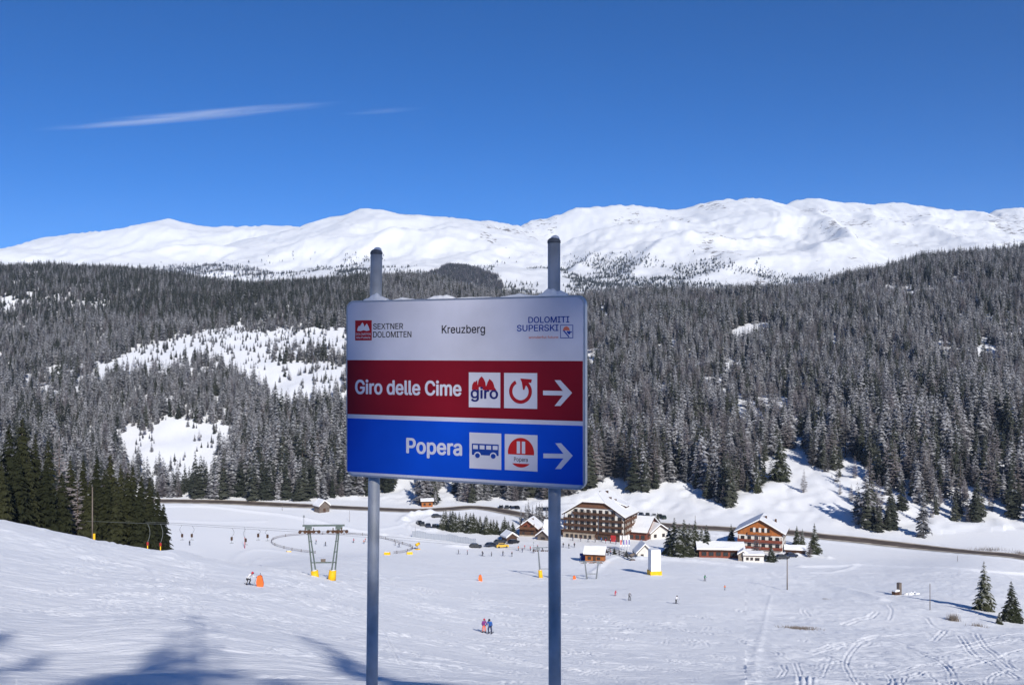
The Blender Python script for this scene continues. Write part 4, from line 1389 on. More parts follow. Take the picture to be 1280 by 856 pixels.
gl.new(named('pick', 'INT'), iop.inputs['Instance Index'])
gl.new(named('turn', 'FLOAT_VECTOR'), iop.inputs['Rotation'])
gl.new(named('size', 'FLOAT_VECTOR'), iop.inputs['Scale'])
gl.new(iop.outputs[0], go.inputs[0])
def scatter(name, x, y, z, pick, h, wide, label):
    n = len(x)
    me = bpy.data.meshes.new(name)
    me.vertices.add(n)
    me.vertices.foreach_set('co', np.stack([x, y, z], 1).astype(np.float32).ravel())
    a = me.attributes.new('pick', 'INT', 'POINT'); a.data.foreach_set('value', pick.astype(np.int32))
    a = me.attributes.new('turn', 'FLOAT_VECTOR', 'POINT')
    a.data.foreach_set('vector', np.stack([0 * x, 0 * x, rng.uniform(0, 6.28, n)], 1).astype(np.float32).ravel())
    a = me.attributes.new('size', 'FLOAT_VECTOR', 'POINT')
    s = h / 10
    a.data.foreach_set('vector', np.stack([s * wide, s * wide, s], 1).astype(np.float32).ravel())
    o = bpy.data.objects.new(name, me)
    link(o)
    md = o.modifiers.new('planting', 'NODES')
    md.node_group = tree_group
    return tag(o, label, None, None, 'stuff')
pick = ki[far] * 3 + rng.integers(0, 3, len(far))
scatter('forest', fx[far], fy[far], fz[far] - 0.2, pick, hh[far], rng.uniform(0.95, 1.35, len(far)), 'frosted spruce and larch forest covering the hillside up to the bare mountains')

# scattered dwarf trees on the lower mountain flanks
n_try = 80000
sx = rng.uniform(-0.58, 0.58, n_try)
sy = np.sqrt(rng.uniform(2250 ** 2, 4700 ** 2, n_try))
xs_w = (rng.uniform(508, 628, 14000) - 640) / F
sx = np.concatenate([sx, xs_w])
sy = np.concatenate([sy, np.sqrt(rng.uniform(2250 ** 2, 4200 ** 2, 14000))])
n_try = len(sx)
mx_ = sx * sy
mz_ = mountain_z(mx_, sy)
ppx, ppy = px_of(mx_, sy, mz_)
lowline = np.interp(ppx, [0, 100, 200, 300, 450, 520, 560, 640, 700, 760, 850, 950, 1020, 1100, 1280], [335, 328, 326, 318, 305, 330, 336, 320, 312, 305, 312, 322, 330, 330, 330])
dn = sstep(-2, 46, ppy - lowline) ** 1.2 * np.where(ppx > 690, 1.7, 1.0) * np.clip(0.3 + 1.3 * vnoise(mx_ / 120, sy / 260, 401), 0, 1)
wood = inside([(515, 350), (560, 332), (585, 334), (600, 338), (622, 345), (632, 362), (560, 372), (520, 368)], ppx, ppy) | inside([(180, 334), (250, 330), (330, 336), (345, 345), (250, 346), (190, 343)], ppx, ppy) * (rng.uniform(0, 1, n_try) < 0.5) | inside([(985, 348), (1010, 346), (1030, 354), (1000, 358)], ppx, ppy)
dn = np.where(wood, 1.0, dn)
kp = rng.uniform(0, 1, n_try) < dn
mx_, my_, mz_ = mx_[kp], sy[kp], mz_[kp]
wd = wood[kp]
pk = np.where(wd, rng.choice([0, 1, 2, 6], len(mx_)), rng.choice([8, 6, 7, 6, 0], len(mx_)))
scatter('scattered_trees', mx_, my_, mz_ - 0.3, pk, np.where(wd, rng.uniform(9, 14, len(mx_)), rng.uniform(5, 12, len(mx_))), rng.uniform(1.2, 2.0, len(mx_)), 'scattered low trees and dwarf pines on the lower mountain slopes')

# trees behind the photographer that throw their shade on the sign and the foot of the piste: column and row of the shadow's tip
sh_ = Vector((SUN_DIR.x, SUN_DIR.y, 0)).normalized()
for i, (tx, ty, back, h0) in enumerate(SHADE if 'SHADE' in globals() else [(243, 768, 104, 1), (265, 798, 98, 1), (218, 790, 100, 2), (196, 806, 98, 0), (232, 815, 92, 2), (372, 790, 106, 2), (400, 815, 100, 0), (15, 785, 96, 0), (-40, 776, 100, 0), (60, 814, 98, 0), (150, 838, 96, 0), (330, 846, 98, 0)]):
    T = at(tx, ty)
    p = T + sh_ * back
    g = gz(p.x, p.y)
    h = T.z + back * math.tan(SUN_EL) - g
    if h0:
        plant('larch_tree', 'open_larch' if h0 == 1 else 'bare_larch', p.x, p.y, max(h, 6), 'tall bare larch standing uphill behind the sign', 'larches uphill behind the sign', wide=0.8, z=g)
    else:
        plant('spruce_tree', 'near_spruce', p.x, p.y, max(h, 6), 'tall dark spruce standing uphill behind the sign', 'spruces uphill behind the sign', wide=0.75, z=g)
# ================================================================== BUILDINGS
_WIN = {}
def window_meshes(w, h, fm):
    k = (round(w, 2), round(h, 2), fm.name)
    if k not in _WIN:
        f = MB()
        t = 0.09
        f.box(-w / 2, -w / 2 + t, -0.06, 0.06, 0, h).box(w / 2 - t, w / 2, -0.06, 0.06, 0, h)
        f.box(-w / 2 + t, w / 2 - t, -0.06, 0.06, 0, t).box(-w / 2 + t, w / 2 - t, -0.06, 0.06, h - t, h)
        f.box(-0.03, 0.03, -0.05, 0.03, t, h - t)
        p = MB().box(-w / 2 + t, w / 2 - t, -0.015, 0.02, t, h - t)
        _WIN[k] = (f.mesh('window', fm), p.mesh('pane', M['glass']))
    return _WIN[k]
def window(parent, x, y, z, w, h, rz=0.0, fm=None, name='window'):
    a, b = window_meshes(w, h, fm or M['shutter'])
    o = inst(name, a, parent, (x, y, z), rz)
    inst('pane', b, o)
    return o

def roof(parent, planes, m_under, snow_t=0.45, t=0.36, name='roof', lumps=0.12):
    """roof boards as slabs, with the snow lying on them as a sub-part"""
    b = MB()
    for pl in planes:
        b.slab(pl, t)
    r = b.build(name, m_under, parent)
    s = MB()
    for pl in planes:
        c = Vector((sum(p[0] for p in pl), sum(p[1] for p in pl), sum(p[2] for p in pl))) / len(pl)
        n = 9
        ins = [tuple(Vector(p) + (c - Vector(p)) * 0.012 + Vector((0, 0, t + 0.004))) for p in pl]
        s.slab(ins, snow_t)
    so = s.build('snow_cover', M['snow'], r)
    bv = bmesh.new()
    bv.from_mesh(so.data)
    bmesh.ops.subdivide_edges(bv, edges=[e for e in bv.edges if e.calc_length() > 2.5], cuts=3, use_grid_fill=True)
    for v in bv.verts:
        k = vnoise(np.array([v.co.x * 0.55 + 3.1]), np.array([v.co.y * 0.5 + v.co.z * 0.2]), 77)[0]
        v.co.z += lumps * k
    bv.to_mesh(so.data)
    bv.free()
    return r

def balcony(parent, x0, x1, y, z, m, depth=1.3, rail=1.0, posts=0, name='balcony', post_h=2.6):
    b = MB().box(x0, x1, y - depth, y - 0.004, z - 0.18, z)
    b.box(x0, x1, y - depth, y - depth + 0.08, z + 0.12, z + rail)
    b.box(x0, x0 + 0.08, y - depth + 0.082, y - 0.006, z + 0.12, z + rail)
    b.box(x1 - 0.08, x1, y - depth + 0.082, y - 0.006, z + 0.12, z + rail)
    n = max(3, int((x1 - x0) / 1.0))
    for i in range(n + 1):
        x = x0 + 0.05 + (x1 - x0 - 0.1) * i / n
        b.box(x - 0.05, x + 0.05, y - depth - 0.03, y - depth - 0.002, z, z + rail + 0.06)
    for i in range(posts):
        x = x0 + 0.4 + (x1 - x0 - 0.8) * i / max(posts - 1, 1)
        b.box(x - 0.12, x + 0.12, y - depth + 0.085, y - depth + 0.3, z + 0.002, z + post_h)
    return b.build(name, m, parent)

def gable_wall(w, L, eave, top, z0=-1.0, cut=None):
    """outline of a gabled body; cut = height where a half-hip takes the tip off"""
    if cut is None:
        return [(-w / 2, z0), (w / 2, z0), (w / 2, eave), (0, top), (-w / 2, eave)]
    k = (top - cut) / (top - eave) * w / 2
    return [(-w / 2, z0), (w / 2, z0), (w / 2, eave), (k, cut), (-k, cut), (-w / 2, eave)]

# ------------------------------------------------------------------ the big hotel
p = at(743, 673, 300)
U = p.y / F                                       # metres per photo pixel there
a = math.radians(24)
hb = empty('hotel', (p.x, p.y, p.z), -a, 'big five storey hotel with white walls, brown balconies and broad snowy roof', 'hotel')
hb.scale = (0.9, 0.9, 0.9)
W, L, EV, TOP, CUT = 26.0, 17.0, 10.4, 18.4, 15.3
MB().prism(gable_wall(W, L, EV, TOP, -1.2, CUT), 0, L).build('wall', M['plaster'], hb)
ov = 1.6
def hs(x): return TOP + 0.25 - (TOP - EV) / (W / 2) * x    # roof height over the half width x
ex = W / 2 + ov
kx = (TOP - CUT) / (TOP - EV) * W / 2
hip_y = 4.2
roof(hb, [
    [(0, hip_y, hs(0)), (kx, -ov, hs(kx)), (ex, -ov, hs(ex)), (ex, L + ov, hs(ex)), (0, L + ov, hs(0))],
    [(0, hip_y, hs(0)), (0, L + ov, hs(0)), (-ex, L + ov, hs(ex)), (-ex, -ov, hs(ex)), (-kx, -ov, hs(kx))],
    [(0, hip_y, hs(0)), (-kx, -ov, hs(kx)), (kx, -ov, hs(kx))]], M['wood_dark'], 0.5)
# raised dormer roof on the right slope
d = MB()
d.prism([(7.2, hs(7.2)), (11.2, hs(11.2)), (11.2, hs(11.2) + 1.6), (7.2, hs(7.2) + 0.3)], 9.5, 14.5)
dm = d.build('dormer', M['wood_dark'], hb)
MB().slab([(6.6, 9.0, hs(7.0) + 0.75), (11.8, 9.0, hs(11.2) + 1.62), (11.8, 15.0, hs(11.2) + 1.62), (6.6, 15.0, hs(7.0) + 0.75)], 0.4).build('snow_cover', M['snow'], dm)
for cx, cy, ch in ((1.5, 13, 1.7), (-2.5, 15, 1.6), (4.5, 8.5, 1.5), (6.0, 11.0, 1.3)):
    z = hs(abs(cx))
    ck = MB().box(cx - 0.45, cx + 0.45, cy - 0.45, cy + 0.45, z - 0.5, z + ch).build('chimney', M['wood_dark'], hb)
    MB().box(cx - 0.5, cx + 0.5, cy - 0.5, cy + 0.5, z + ch + 0.002, z + ch + 0.2).build('snow_cap', M['snow'], ck)
FL = [2.6, 5.2, 7.8, 10.4]
for i, z in enumerate(FL):
    x0, x1 = -W / 2 - 0.9, W / 2 + 0.1
    if i == 3:
        x0, x1 = -9.6, 9.6
    balcony(hb, x0, 1.6 if i != 3 else x1, -0.02, z, M['wood_dark'], 1.5, 1.0, 7 if i != 3 else 8, post_h=2.42 if i < 3 else 1.9)
    if i != 3:
        balcony(hb, 2.4, x1, -0.02, z, M['wood_dark'], 1.2, 0.9, 3, post_h=2.42)
    n = 9
    for k in range(n):
        x = -W / 2 + 1.6 + (W - 3.2) * k / (n - 1)
        if i == 3 and abs(x) > 8.6: continue
        window(hb, x, -0.05, z + 0.05, 1.6, 2.1)
MB().prism([(-8.4, 13.3), (8.4, 13.3), (kx + 0.1, CUT), (-kx - 0.1, CUT)], -0.5, -0.03).build('gable_boarding', M['wood_brown'], hb)
for x in (-2.6, 3.2):
    window(hb, x, -0.06, 11.0, 1.0, 1.5)
MB().box(-W / 2 - 0.5, 1.0, -3.0, -0.015, -1.0, 2.35).build('stone_base', M['stone'], hb)
for k in range(6):
    window(hb, -W / 2 + 1.5 + k * 2.1, -3.05, 0.3, 1.3, 1.6)
MB().box(1.002, W / 2, -2.4, -0.016, -1.0, 2.2).build('entrance_porch', M['wood_dark'], hb)
for x in (3.2, 6.0):
    window(hb, x, -2.45, 0.2, 1.6, 1.7)
MB().box(8.4, 10.6, -2.9, -2.41, -0.6, 2.6).build('red_door', M['red_paint'], hb)
# right-hand side wall: brown balconies all along
for z in FL[:3]:
    sb = MB().box(W / 2 + 0.004, W / 2 + 1.2, 0.3, L - 0.3, z - 0.18, z).box(W / 2 + 1.12, W / 2 + 1.2, 0.3, L - 0.3, z + 0.12, z + 1.0)
    for k in range(8):
        y = 0.5 + (L - 1.0) * k / 7
        sb.box(W / 2 + 0.9, W / 2 + 1.1, y - 0.1, y + 0.1, z + 0.002, z + 2.42)
    sb.build('balcony', M['wood_brown'], hb)
    for k in range(5):
        window(hb, W / 2 + 0.05, 2.0 + k * 3.2, z + 0.05, 1.15, 2.0, math.pi / 2)

# ------------------------------------------------------------------ general small house
def house(name, label, cat, p, yaw, w, L, eave, top, wall_m, roof_m, snow=0.4, ov=0.7, windows=(), balconies=(), boarding=None, base=None, chimneys=(), door=None, side_windows=(), group=None, z0=-1.0, ridge_along=False, post_m=None):
    """gabled house standing at p (front middle), its front turned by yaw; ridge runs back unless ridge_along"""
    t = empty(name, (p.x, p.y, p.z), yaw, label, cat, group)
    if ridge_along:
        vs = MB()
        prof = [(0, z0), (L, z0), (L, eave), (L / 2, top), (0, eave)]
        n = len(prof)
        pts = [(-w / 2, y, z) for y, z in prof] + [(w / 2, y, z) for y, z in prof]
        fs = [(i, (i + 1) % n, n + (i + 1) % n, n + i) for i in range(n)] + [tuple(range(n - 1, -1, -1)), tuple(range(n, 2 * n))]
        vs.add(pts, fs).build('wall', wall_m, t)
        sl_ = (top - eave) / (L / 2)
        e, r_ = eave - sl_ * ov, top + 0.02
        roof(t, [[(-w / 2 - ov, -ov, e), (w / 2 + ov, -ov, e), (w / 2 + ov, L / 2, r_), (-w / 2 - ov, L / 2, r_)],
                 [(-w / 2 - ov, L / 2, r_), (w / 2 + ov, L / 2, r_), (w / 2 + ov, L + ov, e), (-w / 2 - ov, L + ov, e)]], roof_m, snow)
    else:
        MB().prism(gable_wall(w, L, eave, top, z0), 0, L).build('wall', wall_m, t)
        sl_ = (top - eave) / (w / 2)
        e, r_ = eave - sl_ * ov, top + 0.02
        roof(t, [[(0, -ov, r_), (w / 2 + ov, -ov, e), (w / 2 + ov, L + ov, e), (0, L + ov, r_)],
                 [(0, -ov, r_), (0, L + ov, r_), (-w / 2 - ov, L + ov, e), (-w / 2 - ov, -ov, e)]], roof_m, snow)
    if boarding:
        z_lo, bm_ = boarding
        hw = w / 2 - 0.0
        k = min(1.0, max(0.0, (z_lo - eave) / (top - eave)))
        pts = [(-hw + 0.0, z_lo), (hw, z_lo), (hw, eave), (0, top), (-hw, eave)] if z_lo < eave else [(-hw * (1 - k), z_lo), (hw * (1 - k), z_lo), (0, top)]
        MB().prism(pts, -0.14, -0.003).build('gable_boarding', bm_, t)
    if base:
        MB().box(-w / 2 - 0.06, w / 2 + 0.06, -0.06, L + 0.06, z0, base[0]).build('base', base[1], t)
    for x, z, ww, wh in windows:
        window(t, x, -0.19, z, ww, wh)
    for y, z, ww, wh in side_windows:
        window(t, w / 2 + 0.05, y, z, ww, wh, math.pi / 2)
    for x0, x1, z, bmt in balconies:
        balcony(t, x0, x1, -0.15, z, bmt, 1.2, 0.95, 3, post_h=2.3)
    for cx, cy, hgt in chimneys:
        ck = MB().box(cx - 0.35, cx + 0.35, cy - 0.35, cy + 0.35, eave, top + hgt).build('chimney', M['wood_dark'], t)
        MB().box(cx - 0.42, cx + 0.42, cy - 0.42, cy + 0.42, top + hgt + 0.002, top + hgt + 0.18).build('snow_cap', M['snow'], ck)
    if door:
        x, z, ww, wh = door
        MB().box(x - ww / 2, x + ww / 2, -0.12, -0.004, z, z + wh).build('door', M['wood_dark'], t)
    return t

# orange gabled hotel
p = at(950, 689, 300)
oh = house('hotel', 'smaller hotel with orange timber gable, white side walls and red brown balconies', 'hotel', p, -math.radians(20), 17.0, 14.0, 7.4, 12.0, M['plaster'], M['wood_dark'], 0.45, 1.3,
           windows=[(x, z, 1.3, 1.9) for z in (1.2, 3.9) for x in (-6.5, -4.0, -1.3, 1.3, 4.0, 6.5)] + [(x, 7.5, 1.0, 1.5) for x in (-3.2, -1.1, 1.1, 3.2)],
           balconies=[(-8.4, 8.4, 3.8, M['wood_red']), (-8.4, 8.4, 1.1, M['wood_red'])], boarding=(6.3, M['wood_orange']), chimneys=((1.6, 7.0, 0.9), (5.0, 10.0, -0.6)),
           side_windows=[(y, z, 1.0, 1.4) for z in (1.4, 4.2) for y in (2.5, 6.5, 10.5)])
oh.scale = (0.94, 0.94, 0.94)
balcony(oh, -4.6, 4.6, -0.15, 6.6, M['wood_orange'], 0.9, 0.8, 0)
for x in (-2.15, 0.0, 2.15):
    MB().box(x - 0.45, x + 0.45, -0.22, -0.145, 7.4, 9.2).build('white_panel', M['plaster'], oh)

# low wing with a big snowy roof, right of the big hotel
p = at(789, 674, 300)
house('hotel_wing', 'low wing with long snowy lean roof, between the big hotel and the parked cars', 'building', p, -math.radians(24), 12.0, 18.0, 3.2, 7.4, M['wood_red'], M['wood_dark'], 0.5, 0.9,
      windows=[(x, 0.4, 1.5, 1.6) for x in (-4.6, -2.2, 0.2, 2.6, 4.8)], side_windows=[(y, 0.6, 1.2, 1.4) for y in (3, 7, 11, 15)], ridge_along=True)
p = at(824, 673, 300)
house('house', 'low house with dark eaves and snowy roof, half hidden by the spruces between the hotels', 'house', p, math.radians(28), 8.0, 10.0, 2.8, 5.4, M['plaster'], M['wood_dark'], 0.45, 1.2, windows=[(-2, 0.6, 1.2, 1.3), (2, 0.6, 1.2, 1.3)])
p = at(806, 697, 250)
house('snowy_shed', 'small white shed under a peaked snow roof, just behind the white tower', 'shed', p, math.radians(4), 5.0, 5.0, 1.7, 4.2, M['plaster'], M['wood_grey'], 0.5, 0.7, windows=[(-0.9, 0.4, 0.9, 0.9)])
# long low building left of the orange hotel
p = at(901, 697, 300)
house('long_building', 'long low red brown timber building under a snowy roof, left of the orange hotel', 'building', p, -math.radians(6), 14.5, 7.0, 2.9, 4.2, M['wood_red'], M['wood_dark'], 0.5, 1.0,
      windows=[(x, 0.7, 1.6, 1.3) for x in (-5.6, -3.2, -0.8, 1.6, 4.0, 6.0)], ridge_along=True)
p = at(929, 701, 300)
house('stone_hut', 'tiny grey stone hut with rounded snow cap in front of the orange hotel', 'hut', p, -math.radians(14), 3.2, 3.6, 1.9, 2.9, M['stone'], M['wood_grey'], 0.55, 0.3, windows=[(0, 0.6, 0.7, 0.8)])
p = at(942, 702, 300)
house('garage', 'low white flat garage with three small windows, beside the tiny stone hut', 'garage', p, -math.radians(6), 6.6, 5.0, 1.9, 2.3, M['plaster'], M['wood_grey'], 0.5, 0.25, windows=[(-2.0, 0.6, 0.8, 0.9), (-0.6, 0.6, 0.8, 0.9), (1.2, 0.5, 1.4, 0.9)], ridge_along=True)
p = at(994, 693, 300)
house('wood_store', 'dark open wood store with thick snow roof, right of the orange hotel', 'shed', p, -math.radians(16), 7.0, 3.5, 1.5, 2.3, M['wood_dark'], M['wood_dark'], 0.6, 0.4, ridge_along=True)
# chalet left of the right-hand sign post
p = at(660, 670, 300)
house('chalet', 'small dark brown chalet with snowy gable roof, left of the right sign post', 'chalet', p, -math.radians(16), 7.0, 8.0, 3.4, 6.0, M['wood_dark'], M['wood_brown'], 0.5, 1.0,
      windows=[(-1.8, 0.6, 1.0, 1.2), (1.8, 0.6, 1.0, 1.2), (-1.3, 3.1, 0.9, 1.1), (1.3, 3.1, 0.9, 1.1)], balconies=[(-3.2, 3.2, 2.9, M['wood_brown'])], boarding=(3.2, M['wood_red']), base=(0.5, M['stone']), door=(0, 0.5, 1.2, 1.9), chimneys=((0.9, 4, 0.7),))
p = at(679, 675, 300)
house('lean_to_hut', 'low hut with wide snow roof leaning beside the small brown chalet', 'hut', p, -math.radians(30), 5.0, 7.0, 1.5, 3.4, M['wood_grey'], M['wood_dark'], 0.55, 0.7, windows=[(0, 0.4, 1.6, 0.9)])
p = at(697, 668, 300)
house('house', 'low red brown house with snow roof behind the right sign post, beside the big hotel', 'house', p, -math.radians(10), 10.0, 7.0, 2.6, 4.6, M['wood_red'], M['wood_dark'], 0.5, 0.9, windows=[(x, 0.5, 1.1, 1.2) for x in (-3.5, -1, 1.5, 3.8)], ridge_along=True)
p = at(640, 676, 300)
house('timber_shed', 'little timber shed buried in snow left of the small brown chalet', 'shed', p, math.radians(24), 4.2, 5.0, 1.3, 2.7, M['wood_dark'], M['wood_grey'], 0.6, 0.5)
# hay hut on the snowy meadow, and the cabin by the road
p = at(405.5, 640.2, 300)
hh_ = house('hay_hut', 'grey weathered timber hay hut with thick snow roof on the meadow by the road', 'hut', p, math.radians(38), 5.0, 5.4, 2.9, 5.0, M['wood_grey'], M['wood_grey'], 0.55, 0.5)
for z in (0.55, 1.15, 1.75, 2.35):
    MB().box(-2.54, 2.54, -0.07, -0.004, z, z + 0.45).build('log', M['wood_grey'], hh_)
MB().box(-0.6, 0.6, -0.13, -0.075, 0.0, 1.9).build('door', M['wood_dark'], hh_)
p = at(534, 633.5, 300)
house('road_cabin', 'small brown cabin with flat snow roof beside the road, under the sign', 'cabin', p, math.radians(8), 5.2, 4.0, 2.6, 3.2, M['wood_orange'], M['wood_dark'], 0.4, 0.6, windows=[(-1.2, 0.9, 1.0, 0.9), (1.3, 0.9, 1.0, 0.9)], ridge_along=True)
# orange lift hut on its stand
p = at(743, 703, 200)
oh2 = house('lift_hut', 'orange wooden lift hut with thick snow roof behind the small grey pylon', 'hut', p, -math.radians(14), 6.0, 4.2, 2.7, 3.9, M['wood_orange'], M['wood_dark'], 0.75, 0.6, windows=[(-1.6, 1.0, 1.0, 0.9), (1.4, 1.0, 1.0, 0.9)], ridge_along=True, door=(0, 0.0, 0.9, 2.0))
bo = at(730, 701, 200)
MB().box(-1.4, 1.2, 0, 0.16, 0.3, 2.6).box(-1.3, -1.15, 0.02, 0.14, -1, 0.3).box(0.95, 1.1, 0.02, 0.14, -1, 0.3).build('board', M['ink_blue'], tag(empty('notice_board', (bo.x, bo.y, bo.z), 0.2), 'blue notice board at the left side of the orange lift hut', 'board'))

# ------------------------------------------------------------------ white padded tower
p = at(818, 718, 200)
u = p.y / F
pw = empty('padded_tower', (p.x, p.y, p.z), math.radians(10), 'tall white padded block with yellow pad round its foot on the piste', 'tower')
w = 12.5 * u / 2
MB().box(-w, w, -w, w, 5.5 * u, 30 * u).build('white_cover', M['white_cloth'], pw)
for x in (-w * 0.38, w * 0.3):
    MB().box(x - 0.05, x + 0.05, -w - 0.05, -w - 0.002, 5.7 * u, 29.5 * u).build('seam', M['plaster'], pw)
MB().box(-w * 0.97, w * 0.97, -w * 0.97, w * 0.97, 30 * u + 0.003, 30 * u + 0.5).build('snow_cap', M['snow'], pw)
MB().box(-w - 0.25, w + 0.25, -w - 0.25, w + 0.25, -0.6, 5.5 * u - 0.002).build('yellow_pad', M['yellow'], pw)

# ================================================================== LIFT
def sheaves(parent, x, y, z, n=3, k=1.0):
    b = MB()
    b.box(x - 0.9, x + 0.9, y - 0.06, y + 0.06, z - 0.08, z + 0.08)
    for i in range(n):
        cx = x - 0.75 + 1.5 * i / (n - 1)
        b.tube((cx, y - 0.14, z - 0.12), (cx, y + 0.14, z - 0.12), 0.24, None, 10)
    b.box(x - 0.06, x + 0.06, y - 0.05, y + 0.05, z + 0.082, z + 0.45)
    b.v = [((vx - x) * k + x, (vy - y) * k + y, (vz - z) * k + z) for vx, vy, vz in b.v]
    return b.build('sheave_train', M['wood_dark'], parent)
def lift_tower(label, px, py, hpx, half_top, half_foot, m, pads=True, yaw=0.15, pair=0.32, dmin=100):
    p = at(px, py, dmin)
    u = p.y / F
    t = empty('lift_tower', (p.x, p.y, p.z), yaw, label, 'lift tower')
    H, xt, xf = hpx * u, half_top * u, half_foot * u
    for s in (-1, 1):
        lg = MB()
        for k in (-1, 1):
            lg.tube((s * xf + k * pair * 0.9, k * 0.25, -1.0), (s * xt + k * pair * 0.25, k * 0.08, H), 0.12, 0.10, 8)
        for z in (0.30, 0.5, 0.7, 0.88):
            xx = s * (xf + (xt - xf) * z)
            lg.box(xx - pair * 0.8, xx + pair * 0.8, -0.06, 0.06, H * z - 0.07, H * z + 0.07)
        lg.build('leg', m, t)
        if pads:
            zp = 10.0 * u
            b = MB()
            n = 12
            x0, x1 = s * xf, s * (xf + (xt - xf) * zp / H)
            b.tube((x0, 0, -0.4), (x1, 0, zp), 0.62, 0.52, n)
            b.build('yellow_pad', M['yellow'], t, True)
            MB().tube((x1, 0, zp + 0.003), (x1, 0, zp + 0.09), 0.45, 0.25, n).build('snow_cap', M['snow'], t)
        MB().box(s * xt - 0.5, s * xt + 0.5, -0.16, 0.16, H - 0.55, H - 0.17).build('bracket', m, t)
    MB().box(-xt - 7 * u, xt + 7 * u, -0.12, 0.12, H - 0.12, H + 0.12).build('crossbeam', m, t)
    MB().box(-xf - 0.0, xf + 0.0, -0.07, 0.07, 0.30 * H - 0.09, 0.30 * H + 0.09).build('brace', m, t)
    for x in (-xt - 3.5 * u, -xt + 7 * u, xt - 7 * u, xt + 3.5 * u):
        sheaves(t, x, -0.25, H - (0.75 if hpx > 30 else 0.35), 3, 1.0 if hpx > 50 else 0.75 if hpx > 30 else 0.4)
    MB().tube((-xt - 5.5 * u, 0, H + 0.122), (-xt - 5.5 * u, 0, H + 1.2), 0.035, None, 6).box(-xt - 5.5 * u - 0.12, -xt - 5.5 * u + 0.12, -0.1, 0.1, H + 1.2, H + 1.5).build('wind_gauge', M['steel'], t)
    return t, p, H, xt
T1, p1, H1, x1 = lift_tower('green V shaped lift tower with two yellow pads, left of the sign', 404.5, 722.5, 66, 19, 10, M['green_steel'], True, 0.06)
MB().box(-0.4, 0.3, -0.12, -0.075, H1 * 0.30 + 0.1, H1 * 0.30 + 0.55).build('number_plate', M['wood_grey'], T1)
T2, p2, H2, x2 = lift_tower('grey lift tower with yellow pads half hidden by the right sign post', 683, 722, 38, 10.5, 7, M['steel'], True, 0.05, 0.2)
T3, p3, H3, x3 = lift_tower('small dark steel lift pylon without pads in front of the orange hut', 739.5, 723.5, 22, 8.5, 5.2, M['steel'], False, 0.0, 0.15, 100)
# banks and ropes by the lift
def cable(name, pts, r, m, label, cat='cable', sag=0.0):
    b = MB()
    for p_, q_ in zip(pts[:-1], pts[1:]):
        p_, q_ = Vector(p_), Vector(q_)
        n = max(4, int((q_ - p_).length / 8))
        for i in range(n):
            t0, t1 = i / n, (i + 1) / n
            a_ = p_.lerp(q_, t0) - Vector((0, 0, sag * 4 * t0 * (1 - t0)))
            b_ = p_.lerp(q_, t1) - Vector((0, 0, sag * 4 * t1 * (1 - t1)))
            b.tube(a_, b_, r, None, 5)
    return tag(b.build(name, m, None), label, cat)
zc = p1.z + H1 - 1.0
top1 = Vector((p1.x - x1 - 0.4, p1.y, zc))
far_l = Vector(((-40 - 640) / F * 165, 165, CZ - (645 - HY) / F * 165))
mid_l = Vector(((210 - 640) / F * 158, 158, CZ - (655 - HY) / F * 158))
top2 = Vector((p2.x - x2, p2.y, p2.z + H2 - 1.0))
cable('tow_cable', [far_l, mid_l, top1, top2], 0.022, M['steel'], 'thin steel tow cable running from the left wood to the green lift tower')
top1b = Vector((p1.x + x1 + 0.4, p1.y, zc))
top2b = Vector((p2.x + x2, p2.y, p2.z + H2 - 1.0))
cable('tow_cable', [far_l + Vector((0, 4, -0.6)), mid_l + Vector((0, 4, -0.5)), top1b, top2b], 0.022, M['steel'], 'second thin tow cable passing the right side of the green lift tower')
def cable_z(px):
    t = (px + 40) / 250.0
    if px <= 210: return far_l.lerp(mid_l, t)
    return mid_l.lerp(top1, (px - 210) / (378 - 210))
TB = [(228.5, 673, 0), (241, 673, 0), (291, 677, 0), (308, 679, 0), (323, 673, 0), (334, 674, 0), (38, 672, 1), (64, 678, 1), (185.5, 683, 2), (201, 684, 2)]
TL = ['leftmost grey tow bar hanging just right of the dark wood', 'grey tow bar second from the wood on the tow cable', 'grey tow bar left of the thin marker pole', 'grey tow bar hanging against the thin marker pole', 'grey tow bar left of the last one before the green tower', 'grey tow bar nearest to the green lift tower on the left',
      'tow bar with dark red box at the far left of the cable', 'tow bar with dark red box, second from the left frame edge', 'yellow tow bar with red box before the right end of the dark wood', 'outermost yellow tow bar at the right end of the dark wood']
for (px, py, k), lab in zip(TB, TL):
    c = cable_z(px)
    zt = CZ - (py - HY) / F * c.y
    t = empty('tow_bar', (c.x, c.y, zt), 0.3, lab, 'tow bar', 'tow bars on the lift cable')
    hgt = c.z - zt
    dm_ = M['steel']
    hang = MB()
    n = 8
    prev = Vector((0, 0, hgt))
    for i in range(1, n + 1):
        q = i / n
        cur = Vector((0.35 * math.sin(math.pi * q) * (1 if int(px) % 2 else -1), 0, hgt - (hgt - 0.75) * q))
        hang.tube(prev, cur, 0.03, None, 5)
        prev = cur
    hang.build('hanger', dm_, t)
    MB().tube((0, 0, 0.25), (0, 0, 0.75), 0.17, None, 10).build('spring_box', M['red_paint'] if k else M['wood_dark'], t)
    if k == 2:
        MB().box(-0.07, 0.07, -0.07, 0.07, -1.7, 0.248).build('bar', M['yellow'], t)
    else:
        MB().tube((0, 0, -0.15), (0, 0, 0.248), 0.03, None, 6).box(-0.3, 0.3, -0.03, 0.03, -0.22, -0.15).build('bar', M['steel'], t)
